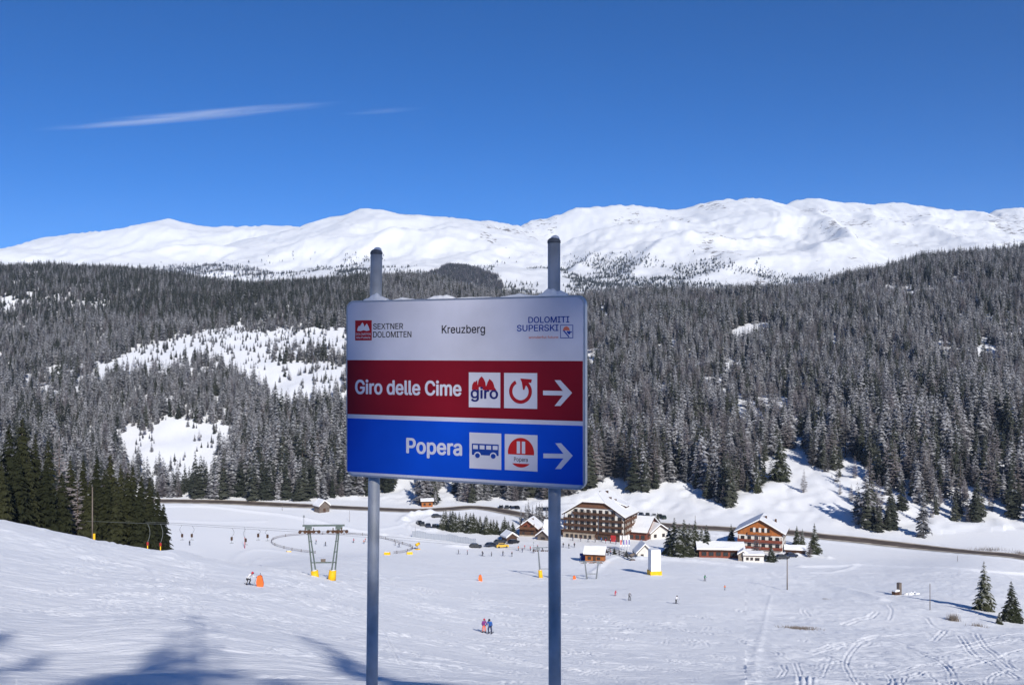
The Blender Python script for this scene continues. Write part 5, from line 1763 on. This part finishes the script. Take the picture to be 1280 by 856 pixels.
def marker(name, label, cat, px, py, hpx, r, m, dmin=100, pad=None, group=None, top=None):
    p = at(px, py, dmin)
    u = p.y / F
    t = empty(name, p, 0, label, cat, group)
    MB().tube((0, 0, -0.5), (0, 0, hpx * u), r, r * 0.8, 8).build('pole', m, t, True)
    if pad:
        MB().tube((0, 0, -0.2), (0, 0, pad[0] * u), pad[1], None, 10).build('pad', pad[2], t, True)
    if top:
        top(t, hpx * u)
    return t, p
def sv_pole(px, D, pt, pb):
    g = on_column(px, D)
    return g, (pb - pt) * D / F
g = on_column(115.5, 146)
t = empty('lift_pole', g, 0, 'slim pale lift pole with yellow pad in front of the dark wood', 'pole')
MB().tube((0, 0, -0.6), (0, 0, 7.9), 0.11, 0.08, 10).build('pole', M['wood_grey'], t, True)
MB().tube((0.3, -0.1, -0.2), (0.3, -0.1, 1.1), 0.17, None, 10).build('pad', M['yellow'], t, True)
marker('marker_pole', 'thin marker pole with red lower half beside the tow cable on the left', 'pole', 306, 685, 27, 0.07, M['steel'], 100, (14, 0.12, M['red']))
# orange padded piste markers
def piste_marker(px, py, hpx, wpx, label):
    p = at(px, py, 80)
    u = p.y / F
    t = empty('piste_marker', p, 0.1, label, 'marker')
    h, w = hpx * u, wpx * u / 2
    b = MB().prism([(-w * 0.75, 0.0), (w * 0.9, 0.0), (w, 0.25 * h), (w * 0.55, 0.9 * h), (w * 0.1, h), (-w * 0.7, 0.93 * h), (-w, 0.4 * h)], -0.2, 0.2)
    b.build('pad', M['orange'], t)
    MB().tube((0, 0.23, -0.4), (0, 0.23, h + 0.2), 0.04, None, 6).build('stake', M['steel'], t)
piste_marker(325, 732.5, 14, 9, 'orange padded piste marker beside the bent skier in white')
piste_marker(600.5, 726, 8, 5, 'orange piste marker on the slope between the two sign posts')
piste_marker(718, 724, 5, 4, 'small orange piste marker left of the little grey lift pylon')

# ================================================================== FENCES, POLES
def net_fence(name, label, cat, line, h, post_gap, m, m_post, post_r=0.05, rails=3):
    t = empty(name, line[0], 0, label, cat)
    o = line[0]
    b = MB()
    acc = 0.0
    for p_, q_ in zip(line[:-1], line[1:]):
        for k in range(rails):
            z = h * (k + 1) / rails - 0.06
            b.tube(p_ - o + Vector((0, 0, z)), q_ - o + Vector((0, 0, z)), 0.045, None, 5, 0, False)
    b.build('rail', m, t)
    last = None
    for p_ in line:
        if last is None or (p_ - last).length > post_gap:
            MB().tube(p_ - o + Vector((0, 0, -0.5)), p_ - o + Vector((0, 0, h + 0.15)), post_r, None, 6).build('post', m_post, t)
            last = p_
    return t
RING = [(394, 691.5), (370, 688.5), (347, 683), (339, 678), (345, 673), (365, 669.5), (395, 668), (430, 668), (460, 669.5), (482, 674), (503, 680), (516, 685), (507, 690), (492, 692)]
net_fence('loop_fence', 'low dark fence curving in a big loop round the practice area', 'fence', world_line(RING, 2.5), 0.9, 6, M['wood_dark'], M['wood_dark'], 0.09, 3)
pl_ = [at(516, 671.5, 300), at(560, 676, 300), at(596, 680.5, 300)]
tf = empty('slat_fence', pl_[0], 0, 'tall pale grey slat fence in front of the row of young spruces', 'fence')
n = 0
for p_, q_ in zip(pl_[:-1], pl_[1:]):
    d = (q_ - p_)
    k = int(d.length / 0.75)
    for i in range(k):
        c = p_ + d * (i / k) - pl_[0]
        c.z = gz(c.x + pl_[0].x, c.y + pl_[0].y) - pl_[0].z
        top = 2.6 + 0.5 * vnoise(np.array([n * 0.3]), np.array([1.0]), 5)[0]
        if n == 0:
            slat = MB().box(-0.34, 0.34, -0.03, 0.03, -0.6, 2.8).mesh('slat', mat('pale_slats', (0.42, 0.45, 0.50), 0.8, noise=2, amount=0.1))
        inst('slat', slat, tf, c, math.atan2(d.y, d.x) + random.uniform(-0.05, 0.05), (1, 1, top / 2.8))
        n += 1
def utility_pole(label, px, py, hpx, dmin=150, r=0.13):
    p = at(px, py, dmin)
    h = hpx * p.y / F
    t = empty('utility_pole', p, 0.4, label, 'pole')
    MB().tube((0, 0, -0.8), (0, 0, h), r, r * 0.7, 8).build('pole', M['wood_grey'], t, True)
    MB().tube((0, 0, h + 0.002), (0, 0, h + 0.12), r * 0.75, r * 0.3, 8).build('cap', M['steel'], t)
utility_pole('tall grey timber pole standing alone beside the piste edge', 984, 737, 38, 150, 0.16)
utility_pole('thin grey pole left of the long shadow of the tall right hand spruce', 1162.5, 762, 33, 150, 0.09)
utility_pole('short thin pole on the near side of the right hand road', 1197, 701, 7, 250, 0.09)
utility_pole('thin pole on the meadow left of the hay hut', 353, 638, 10, 250, 0.07)
utility_pole('thin pole on the meadow between hay hut and left sign post', 437, 652, 14, 250, 0.07)
utility_pole('thin pole at the edge of the car park right of the left sign post', 519, 671, 13, 250, 0.08)
utility_pole('street lamp pole rising behind the spruces between the hotels', 869, 668, 24, 300, 0.12)
# timber stump with a heap of snow on the right
p = at(1124, 743, 150)
u = p.y / F
st = empty('water_trough', p, 0.5, 'grey timber post and trough in a heap of snow right of the piste', 'trough')
MB().box(-0.42, 0.42, -0.4, 0.4, -0.5, 15 * u).build('post', M['wood_grey'], st)
MB().box(-2.0, -0.43, -0.5, 0.5, -0.4, 5 * u).build('trough', M['wood_dark'], st)
MB().box(-1.95, -0.45, -0.55, 0.55, 5 * u + 0.003, 5 * u + 0.4).build('snow_cap', M['snow'], st)
sh = MB()
for i in range(14):
    x, y = random.uniform(0.8, 5.2), random.uniform(-1.4, 0.8)
    r_ = random.uniform(0.3, 0.6)
    sh.ball((x, y, 0.0), r_, r_, r_ * 0.9, 8, 5)
tag(sh.build('snow_heap', M['snow'], None, True, p, 0.3), 'lumpy heap of shovelled snow beside the timber trough on the right', 'snow heap')

# ================================================================== CARS
def car_meshes(col, nm):
    paint = mat(nm, col, 0.3, spec=0.6)
    prof = [(-2.15, 0.28), (2.1, 0.28), (2.15, 0.55), (2.05, 0.82), (1.15, 0.95), (0.45, 1.42), (-1.25, 1.46), (-1.95, 1.0), (-2.15, 0.85)]
    b = MB()
    n = len(prof)
    vs = []
    for y, k in ((-0.86, 1.0), (-0.7, 1.0), (0.7, 1.0), (0.86, 1.0)):
        for x, z in prof:
            inw = 0.16 * max(0, z - 0.9)
            yy = y + (inw if y < 0 else -inw)
            vs.append((x * (0.985 if abs(y) > 0.8 else 1.0), yy, z))
    fs = []
    for j in range(3):
        for i in range(n):
            fs.append((j * n + i, j * n + (i + 1) % n, (j + 1) * n + (i + 1) % n, (j + 1) * n + i))
    fs += [tuple(range(n - 1, -1, -1)), tuple(range(3 * n, 4 * n))]
    b.add(vs, fs)
    body = b.mesh('body', paint, False)
    g = MB()
    for s in (-1, 1):
        g.add([(0.95, s * 0.862, 0.98), (0.38, s * 0.80, 1.36), (-1.15, s * 0.80, 1.38), (-1.7, s * 0.862, 1.02)], [(0, 1, 2, 3)])
    g.add([(1.12, -0.68, 0.985), (1.12, 0.68, 0.985), (0.52, 0.62, 1.39), (0.52, -0.62, 1.39)], [(0, 1, 2, 3)])
    g.add([(-1.95, -0.66, 1.03), (-1.95, 0.66, 1.03), (-1.34, 0.6, 1.42), (-1.34, -0.6, 1.42)], [(0, 1, 2, 3)])
    glass = g.mesh('glass', M['glass'])
    w = MB().tube((0, -0.11, 0), (0, 0.11, 0), 0.32, None, 12).mesh('wheel', M['black'])
    sn = MB().slab([(0.35, -0.6, 1.44), (0.35, 0.6, 1.44), (-1.2, 0.6, 1.47), (-1.2, -0.6, 1.47)], 0.12).mesh('snow_cover', M['snow'])
    return body, glass, w, sn
CARS = {k: car_meshes(c, k + '_paint') for k, c in {'black': (0.012, 0.012, 0.015), 'dark blue': (0.012, 0.02, 0.05), 'dark grey': (0.04, 0.043, 0.048), 'silver': (0.35, 0.36, 0.38), 'yellow': (0.75, 0.45, 0.02), 'dark green': (0.015, 0.03, 0.022)}.items()}
def car(px, py, yaw, colour, label, group, snow=False, dmin=300):
    p = at(px, py, dmin)
    t = empty('parked_car', p + Vector((0, 0, 0.02)), yaw, label, 'car', group)
    t.scale = (1.08, 1.08, 1.12)
    b, g, w, s = CARS[colour]
    inst('body', b, t); inst('glass', g, t)
    for x in (-1.32, 1.32):
        for y in (-0.78, 0.78):
            inst('wheel', w, t, (x, y, 0.32))
    if snow: inst('snow_cover', s, t)
GA, GB, GC = 'cars in the car park left of the planted spruces', 'cars behind the planted spruces', 'cars parked behind the low hotel wing'
car(524, 655, 1.9, 'black', 'black car at the left end of the car park row', GA)
car(528, 656.5, 1.7, 'dark grey', 'dark grey car second from the left in the car park', GA)
car(535, 658.5, 1.8, 'dark blue', 'dark blue car in the middle of the car park row', GA)
car(543, 659.5, 1.6, 'black', 'black car nearest the planted young spruces', GA)
car(549, 660.5, 1.8, 'dark green', 'dark green car half hidden by the first planted spruce', GA)
car(546, 646.5, 0.4, 'dark grey', 'dark grey car alone at the back of the car park', GA)
car(594.5, 684.5, 0.1, 'black', 'black car alone on the piste side of the slat fence', None)
car(614, 683, 0.5, 'dark blue', 'dark blue car beside the yellow car near the chalet', None)
car(625, 679, 0.5, 'dark grey', 'dark grey car behind the yellow car near the chalet', None)
car(628, 684, 0.2, 'yellow', 'yellow car parked near the small brown chalet', None)
car(642, 679, 0.7, 'black', 'black car close to the left corner of the small brown chalet', None)
for i, (px, py) in enumerate(((626.5, 635), (633.5, 635.5), (640, 635.8), (645.5, 636), (675, 637.5), (682, 638), (688, 638.5))):
    car(px, py, 1.5 + 0.15 * i, ('black', 'dark grey', 'dark blue')[i % 3], 'dark car in the far row behind the planted spruces', GB, i % 2 == 0)
for i, (px, py, c) in enumerate(((793, 644, 'black'), (801.5, 644.5, 'dark blue'), (809.5, 645, 'dark grey'), (817.5, 646, 'silver'), (824.5, 646.5, 'black'), (829, 648, 'dark green'))):
    car(px, py, 1.2 + 0.1 * i, c, f'{c} car, ' + ('leftmost', 'second', 'third', 'fourth', 'fifth', 'rightmost')[i] + ' in the row behind the low hotel wing', GC)
car(955, 699, 0.5, 'black', 'black car in front of the orange hotel, left of its young spruce', None)
car(978, 698.5, 0.2, 'dark grey', 'dark grey car in front of the right corner of the orange hotel', None)
car(989, 696, 0.3, 'dark blue', 'dark blue car beside the dark open wood store', None)

# ================================================================== TERRACE, FLAGS
for i, px in enumerate((775, 778.5, 782, 785.5)):
    p = at(px, 688.5, 250)
    u = p.y / F
    t = empty('banner_flag', p, 0.2 * i, ('white and red', 'white and blue', 'white and violet', 'blue and white')[i] + ' upright banner flag in front of the low hotel wing', 'flag', 'banner flags before the hotel')
    MB().tube((0, 0, -0.4), (0, 0, 20 * u), 0.06, None, 6).build('pole', M['white_cloth'], t)
    MB().box(0.063, 0.62, -0.02, 0.02, 6 * u, 19.5 * u).build('cloth', M['white_cloth'], t)
    MB().box(0.12, 0.56, -0.03, -0.0205, 8 * u, 14 * u).build('stripe', (M['red'], M['ink_blue'], mat('violet_cloth', (0.25, 0.12, 0.4), 0.7), M['ink_blue'])[i], t)
pts = [at(757, 689, 250), at(768, 692, 250), at(780, 696, 250), at(790, 701, 250)]
tr_ = empty('timber_railing', pts[0], 0, 'grey timber railing stepping down from the lift hut to the white tower', 'railing')
for p_, q_ in zip(pts[:-1], pts[1:]):
    a_, b_ = p_ - pts[0], q_ - pts[0]
    for z in (0.5, 1.1, 1.6):
        MB().tube(a_ + Vector((0, 0, z)), b_ + Vector((0, 0, z)), 0.13, None, 6).build('rail', M['wood_grey'], tr_)
    for k in (0.0, 0.5):
        c = a_.lerp(b_, k)
        MB().tube(c + Vector((0, 0, -0.5)), c + Vector((0, 0, 1.9)), 0.16, None, 6).build('post', M['wood_grey'], tr_)
for px, py, lab in ((768, 692.5, 'small clipped green shrub by the lift railing'), (783, 695.5, 'second small green shrub lower down the lift railing')):
    p = at(px, py, 250)
    cm, tm = KINDS['green_spruce'][0]
    t = empty('shrub', p, 1.0, lab, 'shrub')
    inst('crown', cm, t, scale=(0.55, 0.55, 0.26)); inst('stem', tm, t, scale=(0.2, 0.2, 0.2))
p = at(790, 700, 250)
sg = empty('snow_gun', p, 0.5, 'dark snow gun machine standing at the lower end of the timber railing', 'snow gun')
MB().tube((-0.8, 0, 1.6), (0.8, 0, 1.9), 0.6, 0.5, 14).build('barrel', M['wood_grey'], sg, True)
MB().tube((0, 0, -0.3), (0, 0, 1.35), 0.1, None, 8).build('stand', M['steel'], sg)
MB().box(-1.0, 1.0, -0.5, 0.5, -0.2, 0.25).build('base', M['wood_dark'], sg)
for px, py, lab in ((527, 671, 'yellow padded snow gun at the right tip of the loop fence'), (482, 693.5, 'yellow pad at the near end of the loop fence'), (511, 692.5, 'yellow padded box below the tip of the loop fence'), (361, 690.5, 'yellow orange box at the near left of the loop fence')):
    pass
def pad_box(px, py, lab, w=1.6, h=1.0, m='yellow'):
    p = at(px, py, 250)
    t = empty('padded_box', p, random.uniform(-0.4, 0.4), lab, 'pad')
    MB().prism([(-w / 2, -0.3), (w / 2, -0.3), (w / 2, h * 0.8), (w * 0.4, h), (-w * 0.4, h), (-w / 2, h * 0.8)], -0.5, 0.5).build('pad', M[m], t)
    MB().box(-w * 0.38, w * 0.38, -0.4, 0.4, h + 0.002, h + 0.12).build('snow_cap', M['snow'], t)
pad_box(484, 693, 'yellow pad at the near end of the loop fence, right of the left sign post', 2.0, 0.9)
pad_box(512, 692.5, 'yellow pad just below the right tip of the loop fence', 2.0, 0.9)
pad_box(361, 690.3, 'orange yellow pad on the near left curve of the loop fence', 1.6, 0.6)
p = at(522, 686.5, 250)
sg = empty('snow_gun', p, 0.9, 'yellow snow gun at the right tip of the loop fence', 'snow gun')
MB().tube((-0.7, 0, 1.7), (0.8, 0, 2.1), 0.55, 0.45, 14).build('barrel', M['yellow'], sg, True)
MB().tube((0, 0, 0.252), (0, 0, 1.4), 0.1, None, 8).build('stand', M['steel'], sg)
MB().box(-0.9, 0.9, -0.5, 0.5, -0.2, 0.25).build('base', M['yellow'], sg)

# ================================================================== BUSHES, DRY GRASS
def twigs(name, label, cat, px, py, wpx, dpx, n, h, kind_=None, m='twig'):
    p = at(px, py, 100)
    u = p.y / F
    b = MB()
    for i in range(n):
        x = random.gauss(0, wpx * u * 0.27)
        y = random.gauss(0, dpx * 0.35)
        z = gz(p.x + x, p.y + y) - p.z
        hh2 = h * random.uniform(0.4, 1.0)
        dx, dy = random.uniform(-0.4, 0.4) * hh2, random.uniform(-0.4, 0.4) * hh2
        w = 0.035
        b.add([(x - w, y, z - 0.1), (x + w, y, z - 0.1), (x + dx, y + dy, z + hh2), (x, y + w, z - 0.1)], [(0, 1, 2), (1, 3, 2), (3, 0, 2)])
    o = b.build(name, M[m], None, False, p)
    return tag(o, label, cat, None, kind_)
twigs('dry_grass', 'long patch of dry brown grass poking through the snow beside the piste edge', None, 1000, 785, 44, 5, 420, 0.42, 'stuff')
twigs('dry_grass', 'small tuft of dry grass in the snow above the long dry patch', None, 1032, 748.5, 9, 2, 70, 0.3, 'stuff')
twigs('bush', 'leafless pale brown bush left of the shorter right hand spruce', 'bush', 1192, 775, 13, 1.2, 170, 1.7)
twigs('bush', 'low bare bush at the foot of the shorter right hand spruce', 'bush', 1222, 783, 20, 1.2, 110, 0.9)
twigs('bush', 'row of bare bushes above the right hand road', 'bush', 1235, 688, 44, 4, 260, 1.8)
twigs('bush', 'bare bushes above the road at the right frame edge', 'bush', 1278, 693, 26, 4, 200, 1.8)

# ================================================================== PEOPLE
def skin_body(J, E, rad, root=0):
    me = bpy.data.meshes.new('body')
    me.from_pydata(J, E, [])
    o = bpy.data.objects.new('body', me)
    link(o)
    sk = o.modifiers.new('skin', 'SKIN')
    for i, r_ in enumerate(rad):
        d_ = me.skin_vertices[0].data[i]
        d_.radius = r_ if isinstance(r_, tuple) else (r_, r_)
        d_.use_root = (i == root)
    ss_ = o.modifiers.new('sub', 'SUBSURF')
    ss_.levels = ss_.render_levels = 1
    dg = bpy.context.evaluated_depsgraph_get()
    dg.update()
    out = bpy.data.meshes.new_from_object(o.evaluated_get(dg))
    bpy.data.objects.remove(o)
    return out
# joints: pelvis waist chest neck head crown | shoulders elbows hands | hips knees ankles toes
def pose(crouch=0.0, lean=0.0, arms=0.4, split=0.14):
    hz = 0.95 - 0.28 * crouch
    fwd = lambda z: lean * (z - hz)
    J = [(0, 0.12 * crouch, hz)]
    J += [(0, -fwd(hz + 0.22) + 0.08 * crouch, hz + 0.20), (0, -fwd(hz + 0.5) + 0.05 * crouch, hz + 0.42 - 0.08 * lean), (0, -fwd(hz + 0.62), hz + 0.54 - 0.12 * lean), (0, -fwd(hz + 0.72) - 0.03, hz + 0.64 - 0.14 * lean), (0, -fwd(hz + 0.82) - 0.03, hz + 0.75 - 0.15 * lean)]
    ch = J[2]
    for s in (-1, 1):
        J += [(s * 0.19, ch[1], ch[2] + 0.03), (s * (0.24 + 0.12 * arms), ch[1] - 0.10 * arms, ch[2] - 0.24), (s * (0.23 + 0.18 * arms), ch[1] - 0.22 - 0.2 * arms, ch[2] - 0.38 + 0.15 * arms), (s * (0.23 + 0.18 * arms), ch[1] - 0.30 - 0.2 * arms, ch[2] - 0.40 + 0.15 * arms)]
    for s in (-1, 1):
        J += [(s * 0.10, 0.10 * crouch, hz - 0.08), (s * (split), -0.16 * crouch - 0.02, 0.50 - 0.06 * crouch), (s * (split + 0.01), 0.05 * crouch + 0.03, 0.10), (s * (split + 0.01), -0.16, 0.05)]
    E = [(0, 1), (1, 2), (2, 3), (3, 4), (4, 5), (2, 6), (6, 7), (7, 8), (8, 9), (2, 10), (10, 11), (11, 12), (12, 13), (0, 14), (14, 15), (15, 16), (16, 17), (0, 18), (18, 19), (19, 20), (20, 21)]
    rad = [(0.16, 0.12), (0.16, 0.12), (0.19, 0.13), 0.07, 0.105, 0.075, 0.09, 0.062, 0.05, 0.055, 0.09, 0.062, 0.05, 0.055, 0.11, 0.08, 0.065, 0.055, 0.11, 0.08, 0.065, 0.055]
    return J, E, rad
def cloth(nm, c): return M.setdefault('c_' + nm, mat(nm + '_cloth', c, 0.75))
CL = {'white': (0.75, 0.75, 0.76), 'black': (0.02, 0.02, 0.024), 'red': (0.55, 0.03, 0.06), 'blue': (0.03, 0.12, 0.42), 'navy': (0.02, 0.03, 0.1), 'orange': (0.75, 0.2, 0.06), 'green': (0.04, 0.2, 0.1), 'grey': (0.2, 0.2, 0.22), 'coral': (0.8, 0.16, 0.1), 'purple': (0.2, 0.04, 0.2)}
SKIN = mat('skin', (0.5, 0.3, 0.22), 0.6)
_BODY = {}
def person(p, yaw, jacket, trousers, helmet, label, ps=(0, 0.0, 0.3, 0.12), h=1.75, skis=True, poles=True, group=None, snowboard=False, sleeves=None):
    key = ps
    if key not in _BODY:
        J, E, rad = pose(*ps)
        _BODY[key] = (skin_body(J, E, rad), J)
    base, J = _BODY[key]
    me = base.copy()
    me.materials.clear()
    for m_ in (cloth(jacket, CL[jacket]), cloth(trousers, CL[trousers]), SKIN, M['black']):
        me.materials.append(m_)
    hz, hd = J[0][2], J[4]
    sl = []
    for pl in me.polygons:
        c = pl.center
        if (c - Vector(hd)).length < 0.16 and c.z > hd[2] - 0.09: mi = 2
        elif c.z < 0.16: mi = 3
        elif c.z < hz - 0.02 and abs(c.x) < 0.21 + 0.05: mi = 1
        elif (c - Vector(J[9])).length < 0.09 or (c - Vector(J[13])).length < 0.09: mi = 3
        else: mi = 0
        pl.material_index = mi
        pl.use_smooth = True
    t = empty('person', p + Vector((0, 0, 0.03)), yaw, label, 'person', group)
    s = h / 1.75
    t.scale = (s, s, s)
    inst('body', me, t)
    hv = Vector(J[4]).lerp(Vector(J[5]), 0.45)
    MB().ball((hv.x, hv.y + 0.015, hv.z + 0.03), 0.125, 0.14, 0.12, 12, 7).build('helmet', cloth(helmet, CL[helmet]), t, True)
    MB().box(hv.x - 0.085, hv.x + 0.085, hv.y - 0.145, hv.y - 0.115, hv.z - 0.045, hv.z + 0.015).build('goggles', M['black'], t)
    if skis:
        for k in (16, 20):
            x = J[k][0]
            b = MB()
            pr = [(-0.95, 0.10), (-0.82, 0.03), (-0.5, 0.0), (0.75, 0.0), (0.78, 0.03), (0.5, 0.03), (-0.5, 0.03), (-0.82, 0.06), (-0.95, 0.12)]
            n = len(pr)
            b.add([(x - 0.045, y, z - 0.03) for y, z in pr] + [(x + 0.045, y, z - 0.03) for y, z in pr], [(i, (i + 1) % n, n + (i + 1) % n, n + i) for i in range(n)])
            b.build('ski', cloth('navy', CL['navy']), t)
    if snowboard:
        MB().box(-0.75, 0.75, -0.14, 0.14, -0.03, 0.0).build('snowboard', M['black'], t)
    if poles:
        for k in (9, 13):
            hnd = Vector(J[k])
            MB().tube(hnd + Vector((0, 0, 0.06)), (hnd.x * 1.15, hnd.y + 0.45, 0.02), 0.014, None, 5).build('ski_pole', M['steel'], t)
    return t
STAND, WALK, RACE, LOOSE, CARRY = (0.0, 0.0, 0.2, 0.12), (0.15, 0.1, 0.5, 0.16), (0.95, 0.85, 0.9, 0.2), (0.4, 0.3, 0.7, 0.16), (0.1, 0.05, 0.0, 0.1)
person(at(310, 730.5, 60), 1.0, 'white', 'black', 'red', 'skier bending low in a white jacket and black trousers, red helmet, beside the orange marker', RACE, 1.8)
person(at(605, 790.5, 60), 0.4, 'purple', 'coral', 'red', 'rider in purple top and bright red trousers, left of the pair on the slope', (0.3, 0.1, 0.5, 0.14), 1.6)
person(at(612.5, 791.5, 60), -0.3, 'blue', 'navy', 'black', 'rider in blue and white jacket and dark helmet, right of the pair on the slope', LOOSE, 1.75)
person(at(769, 744.5, 60), 0.6, 'red', 'red', 'red', 'small skier all in red on the middle of the slope right of the sign', LOOSE, 1.3)
person(at(787, 750, 60), 0.2, 'grey', 'black', 'white', 'skier in grey with arms spread below the small red one', WALK, 1.7)
person(at(845, 754, 60), 0.8, 'white', 'black', 'black', 'skier in white jacket and black trousers crouching, lowest right of the padded tower', LOOSE, 1.75)
person(at(881, 726, 60), 0.3, 'green', 'black', 'black', 'dark clad skier highest up right of the white padded tower', WALK, 1.7)
person(at(906, 737, 60), -0.2, 'orange', 'grey', 'grey', 'small skier in brownish orange at right, beside the piste edge', CARRY, 1.2, poles=False)
G1 = 'people on the flat piste before the chalet'
cols = ['black', 'navy', 'red', 'grey', 'blue', 'black', 'navy', 'grey', 'orange', 'black']
def crowd(spots, where, group, dmin=250):
    for i, (px, py) in enumerate(spots):
        c = cols[(i * 3 + int(px)) % 10]
        person(at(px, py, dmin), random.uniform(-3, 3), c, ('black', 'navy', 'grey')[i % 3], ('black', 'red', 'white', 'grey')[i % 4], f'person in {c} clothes {where}', (STAND, WALK, CARRY)[i % 3], random.uniform(1.5, 1.85), skis=i % 2 == 0, poles=i % 2 == 0, group=group)
crowd([(573, 692), (584.5, 693), (603, 694), (614.5, 695), (628.5, 694.5), (640, 695.5), (603.5, 695)], 'on the flat snow below the slat fence', G1)
crowd([(648, 688), (653, 690), (656, 686), (663, 688), (667, 691), (672, 687), (678, 689), (704, 684), (711, 685), (718, 684)], 'waiting near the lift before the brown chalet', 'people waiting near the lift')
crowd([(716, 675.5), (726, 676.5), (735, 677), (744, 677.5), (752, 677), (757, 679), (763, 678.5), (770, 680)], 'on the terrace before the big hotel', 'people before the big hotel')
crowd([(442, 678), (455, 679.5), (456.5, 677), (494, 681.5), (499, 683.5), (395, 680), (407, 682)], 'inside the loop of the dark fence', 'people inside the loop fence')
person(at(237, 681, 60), 0.5, 'black', 'black', 'grey', 'lone person in black on the flat snow right of the dark wood', STAND, 1.7)
crowd([(760, 693), (763, 694.5), (756, 694)], 'beside the orange lift hut', 'people beside the lift hut')

# ================================================================== CLOUD
def wisp(name, label, px0, py0, px1, py1, thick, D, dens, seed):
    m = bpy.data.materials.new(name)
    m.use_nodes = True
    n, l = m.node_tree.nodes, m.node_tree.links
    n.remove(n['Principled BSDF'])
    out = n['Material Output']
    vol = n.new('ShaderNodeVolumePrincipled')
    vol.inputs['Color'].default_value = (1, 1, 1, 1)
    vol.inputs['Anisotropy'].default_value = -0.35
    tc = n.new('ShaderNodeTexCoord')
    ns = n.new('ShaderNodeTexNoise'); ns.inputs['Scale'].default_value = 0.0035; ns.inputs['Detail'].default_value = 7; ns.inputs['Roughness'].default_value = 0.62
    mp = n.new('ShaderNodeMapping'); mp.inputs['Scale'].default_value = (0.22, 1.2, 4.5); mp.inputs['Location'].default_value = (seed, seed * 2, 0)
    l.new(tc.outputs['Object'], mp.inputs['Vector']); l.new(mp.outputs[0], ns.inputs['Vector'])
    # thinner towards the rim: distance from the axis, in the wisp's own generated box
    sx = n.new('ShaderNodeVectorMath'); sx.operation = 'SUBTRACT'; sx.inputs[1].default_value = (0.5, 0.5, 0.5)
    l.new(tc.outputs['Generated'], sx.inputs[0])
    ln = n.new('ShaderNodeVectorMath'); ln.operation = 'LENGTH'
    l.new(sx.outputs[0], ln.inputs[0])
    rm = n.new('ShaderNodeMapRange'); rm.inputs[1].default_value = 0.5; rm.inputs[2].default_value = 0.12; rm.interpolation_type = 'SMOOTHSTEP'
    l.new(ln.outputs['Value'], rm.inputs[0])
    nm = n.new('ShaderNodeMapRange'); nm.inputs[1].default_value = 0.40; nm.inputs[2].default_value = 0.66
    l.new(ns.outputs['Fac'], nm.inputs[0])
    m1 = n.new('ShaderNodeMath'); m1.operation = 'MULTIPLY'
    l.new(rm.outputs[0], m1.inputs[0]); l.new(nm.outputs[0], m1.inputs[1])
    m2 = n.new('ShaderNodeMath'); m2.operation = 'MULTIPLY'; m2.inputs[1].default_value = dens
    l.new(m1.outputs[0], m2.inputs[0]); l.new(m2.outputs[0], vol.inputs['Density'])
    l.new(vol.outputs[0], out.inputs['Volume'])
    a = Vector(((px0 - 640) / F * D, D, CZ + (HY - py0) / F * D))
    b = Vector(((px1 - 640) / F * D, D * 1.1, CZ + (HY - py1) / F * D * 1.1))
    c = (a + b) / 2
    d = b - a
    half = d.length / 2
    t = thick * D / F / 2
    mb = MB().ball((0, 0, 0), half, t * 3, t, 24, 14)
    o = mb.build(name, m, None, True, c)
    o.rotation_euler = d.to_track_quat('X', 'Z').to_euler()
    return tag(o, label, 'cloud')
wisp('wispy_cloud', 'long thin white wisp of cloud high in the blue sky', 20, 164, 430, 127, 15, 9000, 0.0045, 3.0)
wisp('wispy_cloud', 'faint short scrap of cloud right of the long white wisp', 415, 143, 530, 135, 9, 9500, 0.001, 9.0)
# ================================================================== AIR
hz = bpy.data.materials.new('air')
hz.use_nodes = True
n, l = hz.node_tree.nodes, hz.node_tree.links
n.remove(n['Principled BSDF'])
v = n.new('ShaderNodeVolumePrincipled')
v.inputs['Color'].default_value = (0.62, 0.78, 1.0, 1)
v.inputs['Density'].default_value = 4.2e-5
v.inputs['Anisotropy'].default_value = 0.0
l.new(v.outputs[0], n['Material Output'].inputs['Volume'])
lo = min(float(co[:, 2].min()), float(co_m[:, 2].min())) - 1.5
hi = float(co_m[:, 2].max()) + 30
haze = MB().box(-5600, 5600, -2400, 7800, lo, hi).build('haze', hz)
tag(haze, 'thin bluish winter air over the valley', None, None, 'stuff')
